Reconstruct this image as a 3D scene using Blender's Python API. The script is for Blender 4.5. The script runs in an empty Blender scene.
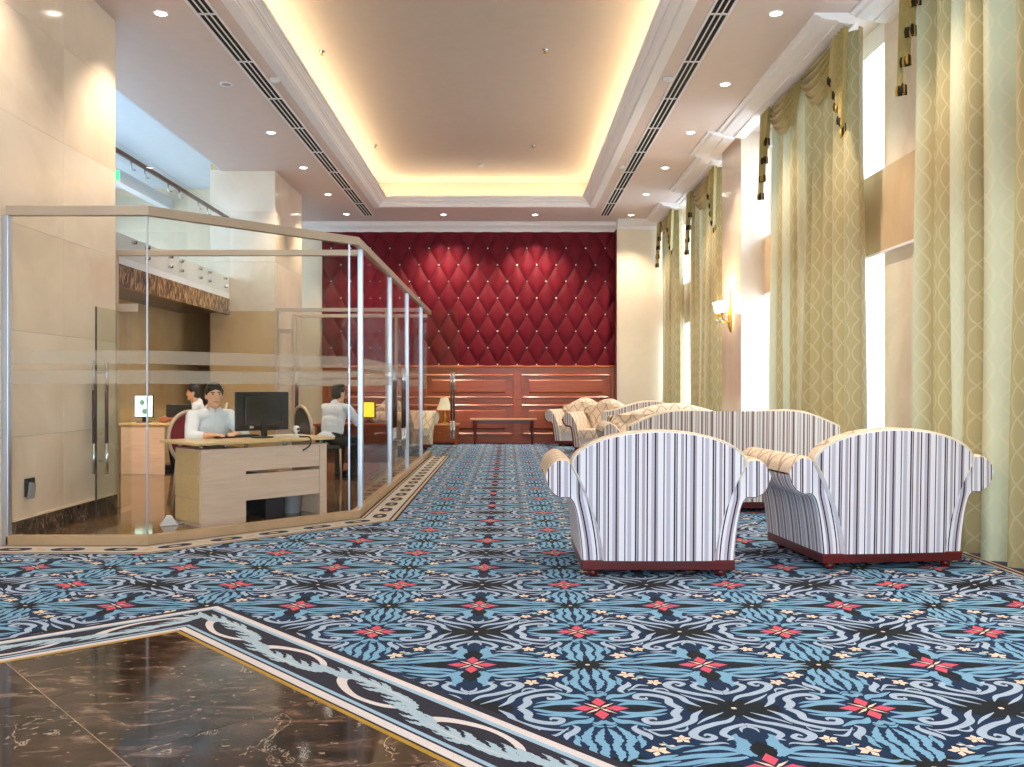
import bpy, bmesh, math, random
from mathutils import Vector, Matrix
random.seed(7)
PI = math.pi
SC = bpy.context.scene
C = SC.collection

# ------------------------------------------------------------------ camera
F, HC, VX, VY = 864.0, 1.235, 507.0, 388.0      # focal length (px), eye height (m), vanishing point (px)
W_, H_ = 1024, 767
cam_d = bpy.data.cameras.new('camera')
cam = bpy.data.objects.new('camera', cam_d); C.objects.link(cam)
cam_d.sensor_width = 36.0; cam_d.sensor_fit = 'HORIZONTAL'
cam_d.lens = F / W_ * 36.0
cam_d.shift_x = (W_ / 2 - VX) / W_
cam_d.shift_y = -(H_ / 2 - VY) / W_
cam_d.clip_start = 0.05; cam_d.clip_end = 200
cam.location = (0, 0, HC); cam.rotation_euler = (PI / 2, 0, 0)
SC.camera = cam

def gp(px, py):                                   # pixel -> point on the floor
    Y = F * HC / (py - VY)
    return ((px - VX) / F * Y, Y)

# ------------------------------------------------------------------ world, daylight, exposure
WORLD_STRENGTH = 3.7
EXPOSURE = 0.66
w = bpy.data.worlds.new('sky'); SC.world = w; w.use_nodes = True
bgn = w.node_tree.nodes['Background']
bgn.inputs[0].default_value = (0.68, 0.85, 1.0, 1); bgn.inputs[1].default_value = WORLD_STRENGTH
SC.view_settings.view_transform = 'Standard'; SC.view_settings.look = 'None'
SC.view_settings.gamma = 1.0; SC.view_settings.exposure = EXPOSURE
SC.view_settings.use_curve_mapping = False
SC.cycles.transparent_max_bounces = 40
SC.cycles.max_bounces = 10
SC.cycles.diffuse_bounces = 5

def portal(name, loc, rot, sx, sy):               # window openings guide the sky light in
    l = bpy.data.lights.new(name, 'AREA'); l.shape = 'RECTANGLE'; l.size = sx; l.size_y = sy
    l.cycles.is_portal = True
    o = bpy.data.objects.new(name, l); C.objects.link(o); o.location = loc; o.rotation_euler = rot
portal('daylight_portal_windows', (3.95, 11.5, 2.45), (0, PI / 2, 0), 4.6, 15.4)
portal('daylight_portal_entrance', (0, -2.3, 2.25), (-PI / 2, 0, 0), 6.9, 4.4)
portal('daylight_portal_gallery', (-6.7, 19.9, 4.5), (PI / 2, 0, 0), 2.6, 1.6)
portal('daylight_portal_gallery_side', (-8.95, 14.4, 3.95), (0, -PI / 2, 0), 1.1, 10.6)  # serves the added side window

# ------------------------------------------------------------------ materials
def srgb(r, g, b):
    f = lambda c: (c / 255 / 12.92) if c / 255 <= 0.04045 else ((c / 255 + 0.055) / 1.055) ** 2.4
    return (f(r), f(g), f(b), 1.0)
MATS = {}
def new_mat(name):
    m = bpy.data.materials.new(name); m.use_nodes = True; MATS[name] = m
    nt = m.node_tree
    return m, nt, nt.nodes['Principled BSDF']
def nd(nt, typ, **kw):
    n = nt.nodes.new(typ)
    for k, v in kw.items():
        if k.startswith('i_'): n.inputs[k[2:].replace('_', ' ')].default_value = v
        else: setattr(n, k, v)
    return n
def mth(nt, op, a, b=None, c=None):
    n = nt.nodes.new('ShaderNodeMath'); n.operation = op
    for i, x in enumerate((a, b, c)):
        if x is None: continue
        if isinstance(x, (int, float)): n.inputs[i].default_value = x
        else: nt.links.new(x, n.inputs[i])
    return n.outputs[0]
def mixc(nt, fac, a, b):
    n = nt.nodes.new('ShaderNodeMix'); n.data_type = 'RGBA'
    for s, x in ((n.inputs[0], fac), (n.inputs[6], a), (n.inputs[7], b)):
        if isinstance(x, (int, float, tuple)): s.default_value = x
        else: nt.links.new(x, s)
    return n.outputs[2]
def ramp(nt, fac, stops, interp='LINEAR'):
    n = nt.nodes.new('ShaderNodeValToRGB'); cr = n.color_ramp; cr.interpolation = interp
    while len(cr.elements) > 1: cr.elements.remove(cr.elements[0])
    cr.elements[0].position = stops[0][0]; cr.elements[0].color = stops[0][1]
    for p, c in stops[1:]:
        e = cr.elements.new(p); e.color = c
    nt.links.new(fac, n.inputs[0]); return n.outputs[0]
def noise(nt, vec, scale, detail=3, rough=0.55, dist=0.0):
    n = nd(nt, 'ShaderNodeTexNoise'); n.inputs['Scale'].default_value = scale
    n.inputs['Detail'].default_value = detail; n.inputs['Roughness'].default_value = rough
    n.inputs['Distortion'].default_value = dist
    if vec is not None: nt.links.new(vec, n.inputs['Vector'])
    return n.outputs['Fac']
def objco(nt, scale=(1, 1, 1), loc=(0, 0, 0), which='Object'):
    t = nd(nt, 'ShaderNodeTexCoord'); mp = nd(nt, 'ShaderNodeMapping')
    mp.inputs['Scale'].default_value = scale; mp.inputs['Location'].default_value = loc
    nt.links.new(t.outputs[which], mp.inputs['Vector']); return mp.outputs[0]
def bump(nt, b, h, strength, dist=0.01):
    n = nd(nt, 'ShaderNodeBump'); n.inputs['Strength'].default_value = strength
    n.inputs['Distance'].default_value = dist
    nt.links.new(h, n.inputs['Height']); nt.links.new(n.outputs[0], b.inputs['Normal'])
def plain(name, col, rough=0.5, metal=0.0, var=0.06, vs=6.0, bmp=0.0, bs=200, coat=0.0, spec=None):
    m, nt, b = new_mat(name)
    co = objco(nt)
    n = noise(nt, co, vs)
    dk = tuple(c * (1 - var) for c in col[:3]) + (1,); lt = tuple(min(1, c * (1 + var)) for c in col[:3]) + (1,)
    nt.links.new(ramp(nt, n, [(0.3, dk), (0.7, lt)]), b.inputs['Base Color'])
    b.inputs['Roughness'].default_value = rough; b.inputs['Metallic'].default_value = metal
    b.inputs['Coat Weight'].default_value = coat
    if spec is not None: b.inputs['Specular IOR Level'].default_value = spec
    if bmp: bump(nt, b, noise(nt, co, bs, 2), bmp, 0.003)
    return m
def emit(name, col, strength):
    m, nt, b = new_mat(name)
    b.inputs['Base Color'].default_value = col
    b.inputs['Emission Color'].default_value = col; b.inputs['Emission Strength'].default_value = strength
    return m
def stone(name, c1, c2, c3, scale=1.2, rough=0.12, loc=(0, 0, 0), coat=0.0):
    m, nt, b = new_mat(name)
    co = objco(nt, loc=loc)
    n1 = noise(nt, co, scale, 5, 0.6, 0.8); n2 = noise(nt, co, scale * 6, 4, 0.6)
    base = ramp(nt, n1, [(0.3, c1), (0.5, c2), (0.72, c3)])
    nt.links.new(mixc(nt, mth(nt, 'MULTIPLY', n2, 0.25), base, c1), b.inputs['Base Color'])
    b.inputs['Roughness'].default_value = rough; b.inputs['Coat Weight'].default_value = coat
    return m
def wood(name, c1, c2, rough=0.3, scale=(2, 40, 40), coat=0.3):
    m, nt, b = new_mat(name)
    n = noise(nt, objco(nt, scale), 1.0, 4, 0.6, 0.6)
    nt.links.new(ramp(nt, n, [(0.3, c1), (0.7, c2)]), b.inputs['Base Color'])
    b.inputs['Roughness'].default_value = rough; b.inputs['Coat Weight'].default_value = coat
    b.inputs['Coat Roughness'].default_value = 0.2
    return m

plain('white_paint', srgb(243, 237, 234), 0.55, var=0.015)
plain('soffit_paint', srgb(222, 203, 194), 0.5, var=0.02)
plain('tray_paint', srgb(204, 188, 174), 0.55, var=0.02)
plain('gallery_paint', srgb(226, 233, 240), 0.6, var=0.02)
for i, k in enumerate(((1.0, 1.0, 1.0), (0.95, 0.93, 0.9), (1.03, 1.0, 0.97), (0.98, 0.96, 0.92))):
    cc = lambda r, g, b_: tuple(min(1, a * q) for a, q in zip(srgb(r, g, b_)[:3], k)) + (1,)
    stone('cream_marble_%d' % i, cc(222, 204, 182), cc(236, 221, 202), cc(245, 233, 217), 0.8 + 0.15 * i, 0.13, (i * 3.1, i, 0))
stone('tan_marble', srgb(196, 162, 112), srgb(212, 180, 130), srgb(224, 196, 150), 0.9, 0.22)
stone('beige_band', srgb(206, 174, 138), srgb(218, 188, 150), srgb(226, 200, 166), 1.0, 0.15)
plain('cream_wall', srgb(238, 222, 196), 0.3, var=0.02)
# dark brown polished marble with veins
def dark_marble(name, loc, k=1.0):
    m, nt, b = new_mat(name)
    co = objco(nt, (1, 1, 1), loc); st = objco(nt, (0.55, 1.6, 1), loc)
    n1 = mth(nt, 'ADD', mth(nt, 'MULTIPLY', noise(nt, st, 7.0, 9, 0.7, 0.8), 0.75), mth(nt, 'MULTIPLY', noise(nt, st, 1.4, 3, 0.5), 0.25))
    base = ramp(nt, n1, [(0.36, srgb(18, 10, 8)), (0.46, srgb(40, 27, 22)), (0.53, srgb(72, 52, 43)), (0.60, srgb(116, 93, 81)), (0.70, srgb(184, 164, 150))])
    if k != 1.0: base = mixc(nt, 0.45, base, srgb(150, 116, 78))
    n2 = noise(nt, co, 1.6, 6, 0.6, 1.2)
    vein = mth(nt, 'LESS_THAN', mth(nt, 'ABSOLUTE', mth(nt, 'SUBTRACT', n2, 0.5)), 0.0035)
    vein = mth(nt, 'MULTIPLY', vein, mth(nt, 'GREATER_THAN', noise(nt, co, 2.6, 2), 0.5))
    fl = mth(nt, 'GREATER_THAN', noise(nt, objco(nt, (0.8, 1.5, 1), (loc[0] + 3, loc[1], 0)), 24, 4, 0.6), 0.66)
    c = mixc(nt, mth(nt, 'MULTIPLY', vein, 0.6), base, srgb(206, 184, 162))
    c = mixc(nt, mth(nt, 'MULTIPLY', fl, 0.55), c, srgb(196, 172, 150))
    nt.links.new(c, b.inputs['Base Color']); b.inputs['Roughness'].default_value = 0.07
    b.inputs['Specular IOR Level'].default_value = 0.5
dark_marble('office_marble_lit', (9, 4, 0), 1.5)  # dark marble lightened: reflection of the bright wall mixed into the colour
for i in range(3): dark_marble('dark_marble_%d' % i, (i * 5.3, i * 2.7, 0))
# carpet colours
def carpet(name, col, var=0.14):
    m, nt, b = new_mat(name)
    co = objco(nt)
    n = noise(nt, co, 260, 2)
    dk = tuple(c * (1 - var) for c in col[:3]) + (1,); lt = tuple(min(1, c * (1 + var)) for c in col[:3]) + (1,)
    nt.links.new(ramp(nt, n, [(0.3, dk), (0.7, lt)]), b.inputs['Base Color'])
    b.inputs['Roughness'].default_value = 0.95; b.inputs['Specular IOR Level'].default_value = 0.1
    b.inputs['Sheen Weight'].default_value = 0.08
    bump(nt, b, noise(nt, co, 420, 2), 0.5, 0.004)
carpet('carpet_base', srgb(1, 36, 74)); carpet('carpet_dark', srgb(8, 9, 16)); carpet('carpet_leaf', srgb(124, 172, 206))
carpet('carpet_scroll', srgb(172, 190, 214)); carpet('carpet_cream', srgb(238, 216, 196)); carpet('carpet_pink', srgb(222, 84, 108))
carpet('border_dark', srgb(40, 34, 50)); carpet('border_white', srgb(226, 216, 216)); carpet('border_blue', srgb(160, 190, 214))
carpet('border_cream', srgb(192, 184, 172)); carpet('border_beige', srgb(196, 170, 140)); carpet('border_leaf', srgb(174, 196, 212))
plain('brass', srgb(196, 158, 70), 0.35, 0.9, var=0.05)
plain('gold_trim', srgb(190, 150, 52), 0.5, 0.2, var=0.08)
plain('chrome', srgb(205, 208, 214), 0.18, 1.0, var=0.02)
plain('aluminium', srgb(200, 203, 212), 0.3, 0.85, var=0.03)
plain('champagne_metal', srgb(196, 178, 158), 0.38, 0.45, var=0.04)
plain('sill_wood', srgb(190, 158, 122), 0.35, 0.0, var=0.08)
plain('black_plastic', srgb(18, 18, 20), 0.35, var=0.1)
plain('grey_plastic', srgb(150, 152, 158), 0.4, var=0.05)
plain('white_plastic', srgb(232, 232, 230), 0.4, var=0.02)
plain('vent_dark', srgb(14, 12, 11), 0.8, var=0.05)
wood('cherry_lit_top', srgb(224, 150, 104), srgb(236, 172, 128), 0.25, (1.2, 30, 30))  # paler cherry for bench and table tops, light from above painted in
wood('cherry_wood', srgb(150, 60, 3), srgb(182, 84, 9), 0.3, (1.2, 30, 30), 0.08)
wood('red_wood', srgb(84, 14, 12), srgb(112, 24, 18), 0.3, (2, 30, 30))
wood('dark_handle_wood', srgb(52, 26, 18), srgb(80, 42, 28), 0.35, (40, 40, 3))
wood('rail_wood', srgb(60, 36, 26), srgb(88, 56, 40), 0.35, (3, 40, 40))
wood('maple_wood', srgb(222, 190, 166), srgb(236, 208, 184), 0.35, (3, 40, 40), 0.1)
wood('maple_edge', srgb(218, 184, 128), srgb(232, 204, 152), 0.35, (3, 40, 40), 0.1)
plain('skin', srgb(230, 178, 146), 0.5, var=0.04)
plain('hair', srgb(22, 18, 18), 0.45, var=0.15, vs=60)
plain('lips', srgb(176, 96, 86), 0.5)
plain('eye_white', srgb(230, 226, 222), 0.3)
plain('shirt_white', srgb(232, 238, 248), 0.75, var=0.03, bmp=0.3, bs=60)
plain('trousers', srgb(28, 28, 34), 0.8)
plain('chair_red', srgb(126, 22, 34), 0.75, var=0.1)
plain('chair_frame', srgb(206, 188, 164), 0.35, 0.3)
plain('charcoal_fabric', srgb(52, 46, 50), 0.8)
plain('brown_bag', srgb(170, 104, 70), 0.6, var=0.15)
plain('fringe_dark', srgb(40, 30, 22), 0.8, var=0.3, vs=80)
plain('shade_cloth', srgb(236, 226, 200), 0.8)
plain('sheer_white', srgb(245, 246, 250), 0.9)
# tufted wine-red vinyl
m, nt, b = new_mat('wine_leather')
co = objco(nt)
nt.links.new(ramp(nt, noise(nt, co, 3.0), [(0.3, srgb(98, 12, 27)), (0.7, srgb(113, 16, 32))]), b.inputs['Base Color'])
b.inputs['Roughness'].default_value = 0.58; b.inputs['Specular IOR Level'].default_value = 0.18; bump(nt, b, noise(nt, co, 180, 2), 0.08, 0.003)
plain('seam_dark', srgb(62, 8, 16), 0.7)
# screens
emit('screen_mint', srgb(206, 236, 220), 1.0)
emit('screen_dark', srgb(90, 140, 120), 0.5)
emit('screen_yellow', srgb(226, 222, 60), 0.9)
emit('exit_green', srgb(60, 200, 130), 1.0)
emit('lamp_glow', (1.0, 0.93, 0.82, 1), 14.0)
emit('cove_glow', (1.0, 0.84, 0.58, 1), 6.0)
emit('sconce_glow', (1.0, 0.86, 0.62, 1), 5.0)
# stripes and damask read the cloth's own UV (metres)
def cloth_uv(nt):
    t = nd(nt, 'ShaderNodeTexCoord'); s = nd(nt, 'ShaderNodeSeparateXYZ')
    nt.links.new(t.outputs['UV'], s.inputs[0]); return t.outputs['UV'], s.outputs[0], s.outputs[1]
def stripes(name, wht, blk, g1, g2, period):
    m, nt, b = new_mat(name)
    uv, u, v = cloth_uv(nt)
    f = mth(nt, 'FRACT', mth(nt, 'ADD', mth(nt, 'DIVIDE', u, period), 50.0))
    st = [(0.0, wht), (0.09, blk), (0.12, wht), (0.17, g1), (0.27, wht), (0.36, blk), (0.40, g1), (0.43, blk), (0.455, wht),
          (0.54, g2), (0.62, wht), (0.66, blk), (0.695, wht), (0.78, g1), (0.86, blk), (0.90, g2), (0.95, wht)]
    nt.links.new(ramp(nt, f, st, 'CONSTANT'), b.inputs['Base Color'])
    b.inputs['Roughness'].default_value = 0.8; b.inputs['Sheen Weight'].default_value = 0.1
    bump(nt, b, noise(nt, objco(nt), 220, 2), 0.15, 0.003)
stripes('stripe_cool', srgb(244, 238, 244), srgb(40, 30, 42), srgb(202, 192, 206), srgb(184, 168, 178), 0.25)
stripes('stripe_warm', srgb(232, 220, 212), srgb(52, 36, 34), srgb(190, 172, 164), srgb(160, 130, 118), 0.20)
m, nt, b = new_mat('damask')
uv, u, v = cloth_uv(nt)
nz = noise(nt, uv, 14, 3)
uu = mth(nt, 'ADD', u, mth(nt, 'MULTIPLY', mth(nt, 'SUBTRACT', nz, 0.5), 0.05))
wd, hd = 0.2, 0.30
fu = mth(nt, 'MULTIPLY', mth(nt, 'ABSOLUTE', mth(nt, 'SUBTRACT', mth(nt, 'FRACT', mth(nt, 'ADD', mth(nt, 'DIVIDE', uu, wd), 40.0)), 0.5)), wd)
cv = mth(nt, 'MULTIPLY', mth(nt, 'ABSOLUTE', mth(nt, 'COSINE', mth(nt, 'MULTIPLY', v, PI / hd))), wd * 0.46)
line = mth(nt, 'LESS_THAN', mth(nt, 'ABSOLUTE', mth(nt, 'SUBTRACT', fu, cv)), 0.013)
sp = mth(nt, 'MULTIPLY', mth(nt, 'GREATER_THAN', noise(nt, uv, 38, 2), 0.6), 0.5)
colr = mixc(nt, mth(nt, 'MAXIMUM', mth(nt, 'MULTIPLY', line, 0.65), mth(nt, 'MULTIPLY', sp, 0.7)), srgb(234, 218, 196), srgb(174, 130, 110))
nt.links.new(colr, b.inputs['Base Color']); b.inputs['Roughness'].default_value = 0.8
plain('piping', srgb(238, 224, 200), 0.8)
# curtain: olive gold cloth with pale stripes, woven chain of lens shapes; lets daylight through
def curtain_mat(name, gold, pale, lined, transl, pat):
    m, nt, b = new_mat(name)
    uv, u, v = cloth_uv(nt)
    w0, h0 = 0.16, 0.226
    fu = mth(nt, 'MULTIPLY', mth(nt, 'ABSOLUTE', mth(nt, 'SUBTRACT', mth(nt, 'FRACT', mth(nt, 'ADD', mth(nt, 'DIVIDE', u, w0), 80.0)), 0.5)), w0)
    cv = mth(nt, 'MULTIPLY', mth(nt, 'ABSOLUTE', mth(nt, 'COSINE', mth(nt, 'MULTIPLY', v, PI / h0))), w0 * 0.40)
    d = mth(nt, 'ABSOLUTE', mth(nt, 'SUBTRACT', fu, cv))
    line = mth(nt, 'MULTIPLY', mth(nt, 'LESS_THAN', d, 0.0085), pat)
    fs = mth(nt, 'FRACT', mth(nt, 'ADD', mth(nt, 'DIVIDE', u, 1.27), 30.0))
    stripe = ramp(nt, fs, [(0.0, gold), (0.30, gold), (0.40, pale), (0.54, pale), (0.64, gold), (1.0, gold)])
    col = mixc(nt, line, stripe, lined)
    nt.links.new(col, b.inputs['Base Color']); b.inputs['Roughness'].default_value = 0.5
    b.inputs['Sheen Weight'].default_value = 0.2
    tr = nd(nt, 'ShaderNodeBsdfTranslucent'); nt.links.new(col, tr.inputs[0])
    mx = nd(nt, 'ShaderNodeMixShader'); mx.inputs[0].default_value = transl
    nt.links.new(b.outputs[0], mx.inputs[1]); nt.links.new(tr.outputs[0], mx.inputs[2])
    nt.links.new(mx.outputs[0], nt.nodes['Material Output'].inputs[0])
curtain_mat('curtain_cloth', srgb(178, 160, 114), srgb(200, 198, 168), srgb(222, 210, 172), 0.13, 0.32)
curtain_mat('swag_cloth', srgb(168, 148, 86), srgb(192, 172, 110), srgb(210, 194, 140), 0.06, 0.2)
# glass
def glass(name, tint, refl):
    m, nt, b = new_mat(name)
    nt.nodes.remove(b)
    t = nd(nt, 'ShaderNodeBsdfTransparent'); t.inputs[0].default_value = tint
    g = nd(nt, 'ShaderNodeBsdfGlossy'); g.inputs['Roughness'].default_value = 0.02
    lw = nd(nt, 'ShaderNodeLayerWeight'); lw.inputs['Blend'].default_value = 0.5
    fac = mth(nt, 'ADD', mth(nt, 'MULTIPLY', mth(nt, 'POWER', lw.outputs['Facing'], 5.0), 0.5), refl)
    mx = nd(nt, 'ShaderNodeMixShader'); nt.links.new(fac, mx.inputs[0])
    nt.links.new(t.outputs[0], mx.inputs[1]); nt.links.new(g.outputs[0], mx.inputs[2])
    nt.links.new(mx.outputs[0], nt.nodes['Material Output'].inputs[0])
glass('clear_glass', (0.985, 0.99, 0.98, 1), 0.014)
glass('green_glass', (0.94, 0.97, 0.93, 1), 0.02)
glass('window_glass', (0.97, 0.98, 0.98, 1), 0.02)
m, nt, b = new_mat('frosted_film')
t = nd(nt, 'ShaderNodeBsdfTransparent'); d = nd(nt, 'ShaderNodeBsdfDiffuse'); d.inputs[0].default_value = srgb(225, 218, 205)
tl = nd(nt, 'ShaderNodeBsdfTranslucent'); tl.inputs[0].default_value = srgb(225, 218, 205)
a1 = nd(nt, 'ShaderNodeMixShader'); a1.inputs[0].default_value = 0.5
nt.links.new(d.outputs[0], a1.inputs[1]); nt.links.new(tl.outputs[0], a1.inputs[2])
mx = nd(nt, 'ShaderNodeMixShader'); mx.inputs[0].default_value = 0.28
nt.links.new(t.outputs[0], mx.inputs[1]); nt.links.new(a1.outputs[0], mx.inputs[2])
nt.links.new(mx.outputs[0], nt.nodes['Material Output'].inputs[0]); nt.nodes.remove(b)
# brown mosaic under the gallery
m, nt, b = new_mat('mosaic')
v = nd(nt, 'ShaderNodeTexVoronoi'); v.inputs['Scale'].default_value = 14
nt.links.new(objco(nt, (1, 3.0, 0.9)), v.inputs['Vector'])
nt.links.new(ramp(nt, v.outputs['Color'], [(0.2, srgb(44, 26, 18)), (0.5, srgb(110, 76, 50)), (0.8, srgb(196, 158, 112))]), b.inputs['Base Color'])
b.inputs['Roughness'].default_value = 0.4

# ------------------------------------------------------------------ mesh helpers
class MB:
    def __init__(s): s.v = []; s.f = []; s.m = []; s.uv = []; s.mats = []; s.smooth = []
    def mi(s, mat):
        if mat not in s.mats: s.mats.append(mat)
        return s.mats.index(mat)
    def face(s, idx, mi=0, uv=None, sm=False):
        s.f.append(tuple(idx)); s.m.append(mi); s.uv.append(uv); s.smooth.append(sm)
    def add(s, pts): n = len(s.v); s.v.extend([tuple(p) for p in pts]); return n
    def box(s, x0, x1, y0, y1, z0, z1, mat=None):
        k = s.mi(mat) if mat else 0
        n = s.add([(x0, y0, z0), (x1, y0, z0), (x1, y1, z0), (x0, y1, z0), (x0, y0, z1), (x1, y0, z1), (x1, y1, z1), (x0, y1, z1)])
        for q in ((0, 3, 2, 1), (4, 5, 6, 7), (0, 1, 5, 4), (1, 2, 6, 5), (2, 3, 7, 6), (3, 0, 4, 7)):
            s.face([n + i for i in q], k)
        return s
    def bar(s, p, q, w, h, mat=None):                     # box along a horizontal segment p-q (x,y,z centre line)
        p, q = Vector(p), Vector(q); d = (q - p).normalized(); sd = Vector((d.y, -d.x, 0))
        if sd.length < 1e-6: sd = Vector((1, 0, 0))
        sd = sd.normalized() * (w / 2); up = sd.cross(d).normalized() * (h / 2)
        k = s.mi(mat) if mat else 0
        n = s.add([p - sd - up, p + sd - up, p + sd + up, p - sd + up, q - sd - up, q + sd - up, q + sd + up, q - sd + up])
        for f in ((3, 2, 1, 0), (4, 5, 6, 7), (0, 1, 5, 4), (1, 2, 6, 5), (2, 3, 7, 6), (3, 0, 4, 7)):
            s.face([n + i for i in f], k)
        return s
    def tube(s, pts, r, seg=8, mat=None, caps=True):
        k = s.mi(mat) if mat else 0
        pts = [Vector(p) for p in pts]; rs = r if isinstance(r, (list, tuple)) else [r] * len(pts)
        ring = []
        ref = None
        for i, p in enumerate(pts):
            d = (pts[min(i + 1, len(pts) - 1)] - pts[max(i - 1, 0)]).normalized()
            if ref is None:
                ref = Vector((0, 0, 1)) if abs(d.z) < 0.9 else Vector((1, 0, 0))
            a = (ref - d * ref.dot(d)).normalized(); bb = d.cross(a); ref = a
            ring.append(s.add([p + a * rs[i] * math.cos(2 * PI * j / seg) + bb * rs[i] * math.sin(2 * PI * j / seg) for j in range(seg)]))
        for i in range(len(pts) - 1):
            for j in range(seg):
                s.face([ring[i] + j, ring[i] + (j + 1) % seg, ring[i + 1] + (j + 1) % seg, ring[i + 1] + j], k, None, True)
        if caps:
            s.face([ring[0] + j for j in reversed(range(seg))], k); s.face([ring[-1] + j for j in range(seg)], k)
        return s
    def lathe(s, prof, cx=0, cy=0, seg=16, mat=None):      # prof: list (r, z)
        return s.tube([(cx, cy, z + i * 1e-6) for i, (r, z) in enumerate(prof)], [max(r, 1e-4) for r, z in prof], seg, mat)
    def grid(s, fn, nu, nv, mat=None, uvf=None, sm=True, flip=False):
        k = s.mi(mat) if mat else 0
        n = s.add([fn(i / nu, j / nv) for j in range(nv + 1) for i in range(nu + 1)])
        for j in range(nv):
            for i in range(nu):
                a = n + j * (nu + 1) + i
                q = [a, a + 1, a + nu + 2, a + nu + 1]
                uv = [uvf(x / nu, y / nv) for x, y in ((i, j), (i + 1, j), (i + 1, j + 1), (i, j + 1))] if uvf else None
                if flip: q.reverse(); uv = uv[::-1] if uv else None
                s.face(q, k, uv, sm)
        return s
    def prism(s, poly, z0, z1, mat=None, axis='z'):
        k = s.mi(mat) if mat else 0
        P = (lambda a, b, c: (a, b, c)) if axis == 'z' else ((lambda a, b, c: (a, c, b)) if axis == 'y' else (lambda a, b, c: (c, a, b)))
        n0 = s.add([P(a, b, z0) for a, b in poly]); n1 = s.add([P(a, b, z1) for a, b in poly]); N = len(poly)
        s.face([n0 + i for i in reversed(range(N))], k); s.face([n1 + i for i in range(N)], k)
        for i in range(N): s.face([n0 + i, n0 + (i + 1) % N, n1 + (i + 1) % N, n1 + i], k)
        return s
    def build(s, name, mat=None, parent=None, bev=0.0, smooth=False, fix=True):
        me = bpy.data.meshes.new(name); me.from_pydata(s.v, [], s.f)
        if s.mats:
            for q in s.mats: me.materials.append(MATS[q])
            me.polygons.foreach_set('material_index', s.m)
        elif mat: me.materials.append(MATS[mat])
        if any(u is not None for u in s.uv):
            ul = me.uv_layers.new(name='uv'); li = 0
            for u, f in zip(s.uv, s.f):
                for j in range(len(f)):
                    ul.data[li + j].uv = u[j] if u else (s.v[f[j]][0], s.v[f[j]][2])
                li += len(f)
        me.polygons.foreach_set('use_smooth', [True] * len(s.f) if smooth else s.smooth)
        if fix:
            bm = bmesh.new(); bm.from_mesh(me); bmesh.ops.recalc_face_normals(bm, faces=bm.faces); bm.to_mesh(me); bm.free()
        me.update()
        return link(name, me, parent, bev)
def link(name, me, parent=None, bev=0.0):
    o = bpy.data.objects.new(name, me); C.objects.link(o)
    if parent: o.parent = parent
    if bev:
        md = o.modifiers.new('bevel', 'BEVEL'); md.width = bev; md.segments = 2; md.limit_method = 'ANGLE'; md.angle_limit = 0.6
    return o
def bx(name, x0, x1, y0, y1, z0, z1, mat, parent=None, bev=0.0):
    return MB().box(x0, x1, y0, y1, z0, z1).build(name, mat, parent, bev)
def tag(o, label=None, cat=None, group=None, kind=None):
    if label: o['label'] = label
    if cat: o['category'] = cat
    if group: o['group'] = group
    if kind: o['kind'] = kind
    return o
def empty(name, loc=(0, 0, 0), rz=0, label=None, cat=None, group=None):
    o = bpy.data.objects.new(name, None); C.objects.link(o); o.location = loc; o.rotation_euler = (0, 0, rz)
    o.empty_display_size = 0.1
    return tag(o, label, cat, group)
def struct(o, label=None): o['kind'] = 'structure'; o['label'] = label if label else o.name.replace('_', ' '); return o
def copy_tree(o, parent=None):
    c = o.copy(); C.objects.link(c); c.parent = parent
    for ch in o.children: copy_tree(ch, c)
    return c
def spot(name, parent, loc, aim, watts, col, angle=1.4, blend=0.6, rad=0.05):
    l = bpy.data.lights.new(name, 'SPOT'); l.energy = watts; l.color = col; l.spot_size = angle; l.spot_blend = blend; l.shadow_soft_size = rad
    o = bpy.data.objects.new(name, l); C.objects.link(o); o.parent = parent; o.location = loc
    o.rotation_euler = Vector(aim).to_track_quat('-Z', 'Y').to_euler(); return o

# ================================================================== SHELL
XL, ZS, YB, YC = -3.96, 4.95, 19.5, 19.2          # left wall, soffit height, red wall, cream wall
YN = -2.4                                         # wall behind the viewer
XW, XP = 3.8, 3.4                                 # window wall, pier face
# ---- floor (carpet ground)
fl = struct(MB().box(-10, 4.4, YN - 0.2, 20.4, -0.2, 0).build('floor', 'carpet_base'), 'dark blue patterned wall-to-wall carpet')

# ---- carpet pattern: woven motifs, drawn once in a quarter repeat and mirrored
P2, Q2 = 0.515, 0.523
def catmull(pts, n):
    out = []
    P = [pts[0]] + list(pts) + [pts[-1]]
    for i in range(1, len(P) - 2):
        for k in range(n):
            t = k / n
            a, b_, c, d = P[i - 1], P[i], P[i + 1], P[i + 2]
            out.append(tuple(0.5 * ((2 * b_[j]) + (-a[j] + c[j]) * t + (2 * a[j] - 5 * b_[j] + 4 * c[j] - d[j]) * t * t + (-a[j] + 3 * b_[j] - 3 * c[j] + d[j]) * t ** 3) for j in range(len(b_))))
    out.append(tuple(pts[-1])); return out
QUADS = []                                        # (material, layer, [(u,v)...])
def ribbon(mat, pts, layer=1, n=6, wavy=0.0):     # pts: (u, v, halfwidth)
    c = catmull(pts, n); L, R = [], []
    for i, (x, y, h) in enumerate(c):
        x0, y0 = c[max(i - 1, 0)][:2]; x1, y1 = c[min(i + 1, len(c) - 1)][:2]
        dx, dy = x1 - x0, y1 - y0; l = math.hypot(dx, dy) or 1
        h1 = max(h, 0.001); h2 = h1
        if wavy: h1 *= 1 + wavy * math.sin(i * 1.9); h2 *= 1 + wavy * math.cos(i * 1.9)
        L.append((x - dy / l * h1, y + dx / l * h1)); R.append((x + dy / l * h2, y - dx / l * h2))
    for i in range(len(c) - 1): QUADS.append((mat, layer + i * 0.02, [L[i], L[i + 1], R[i + 1], R[i]]))
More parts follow.
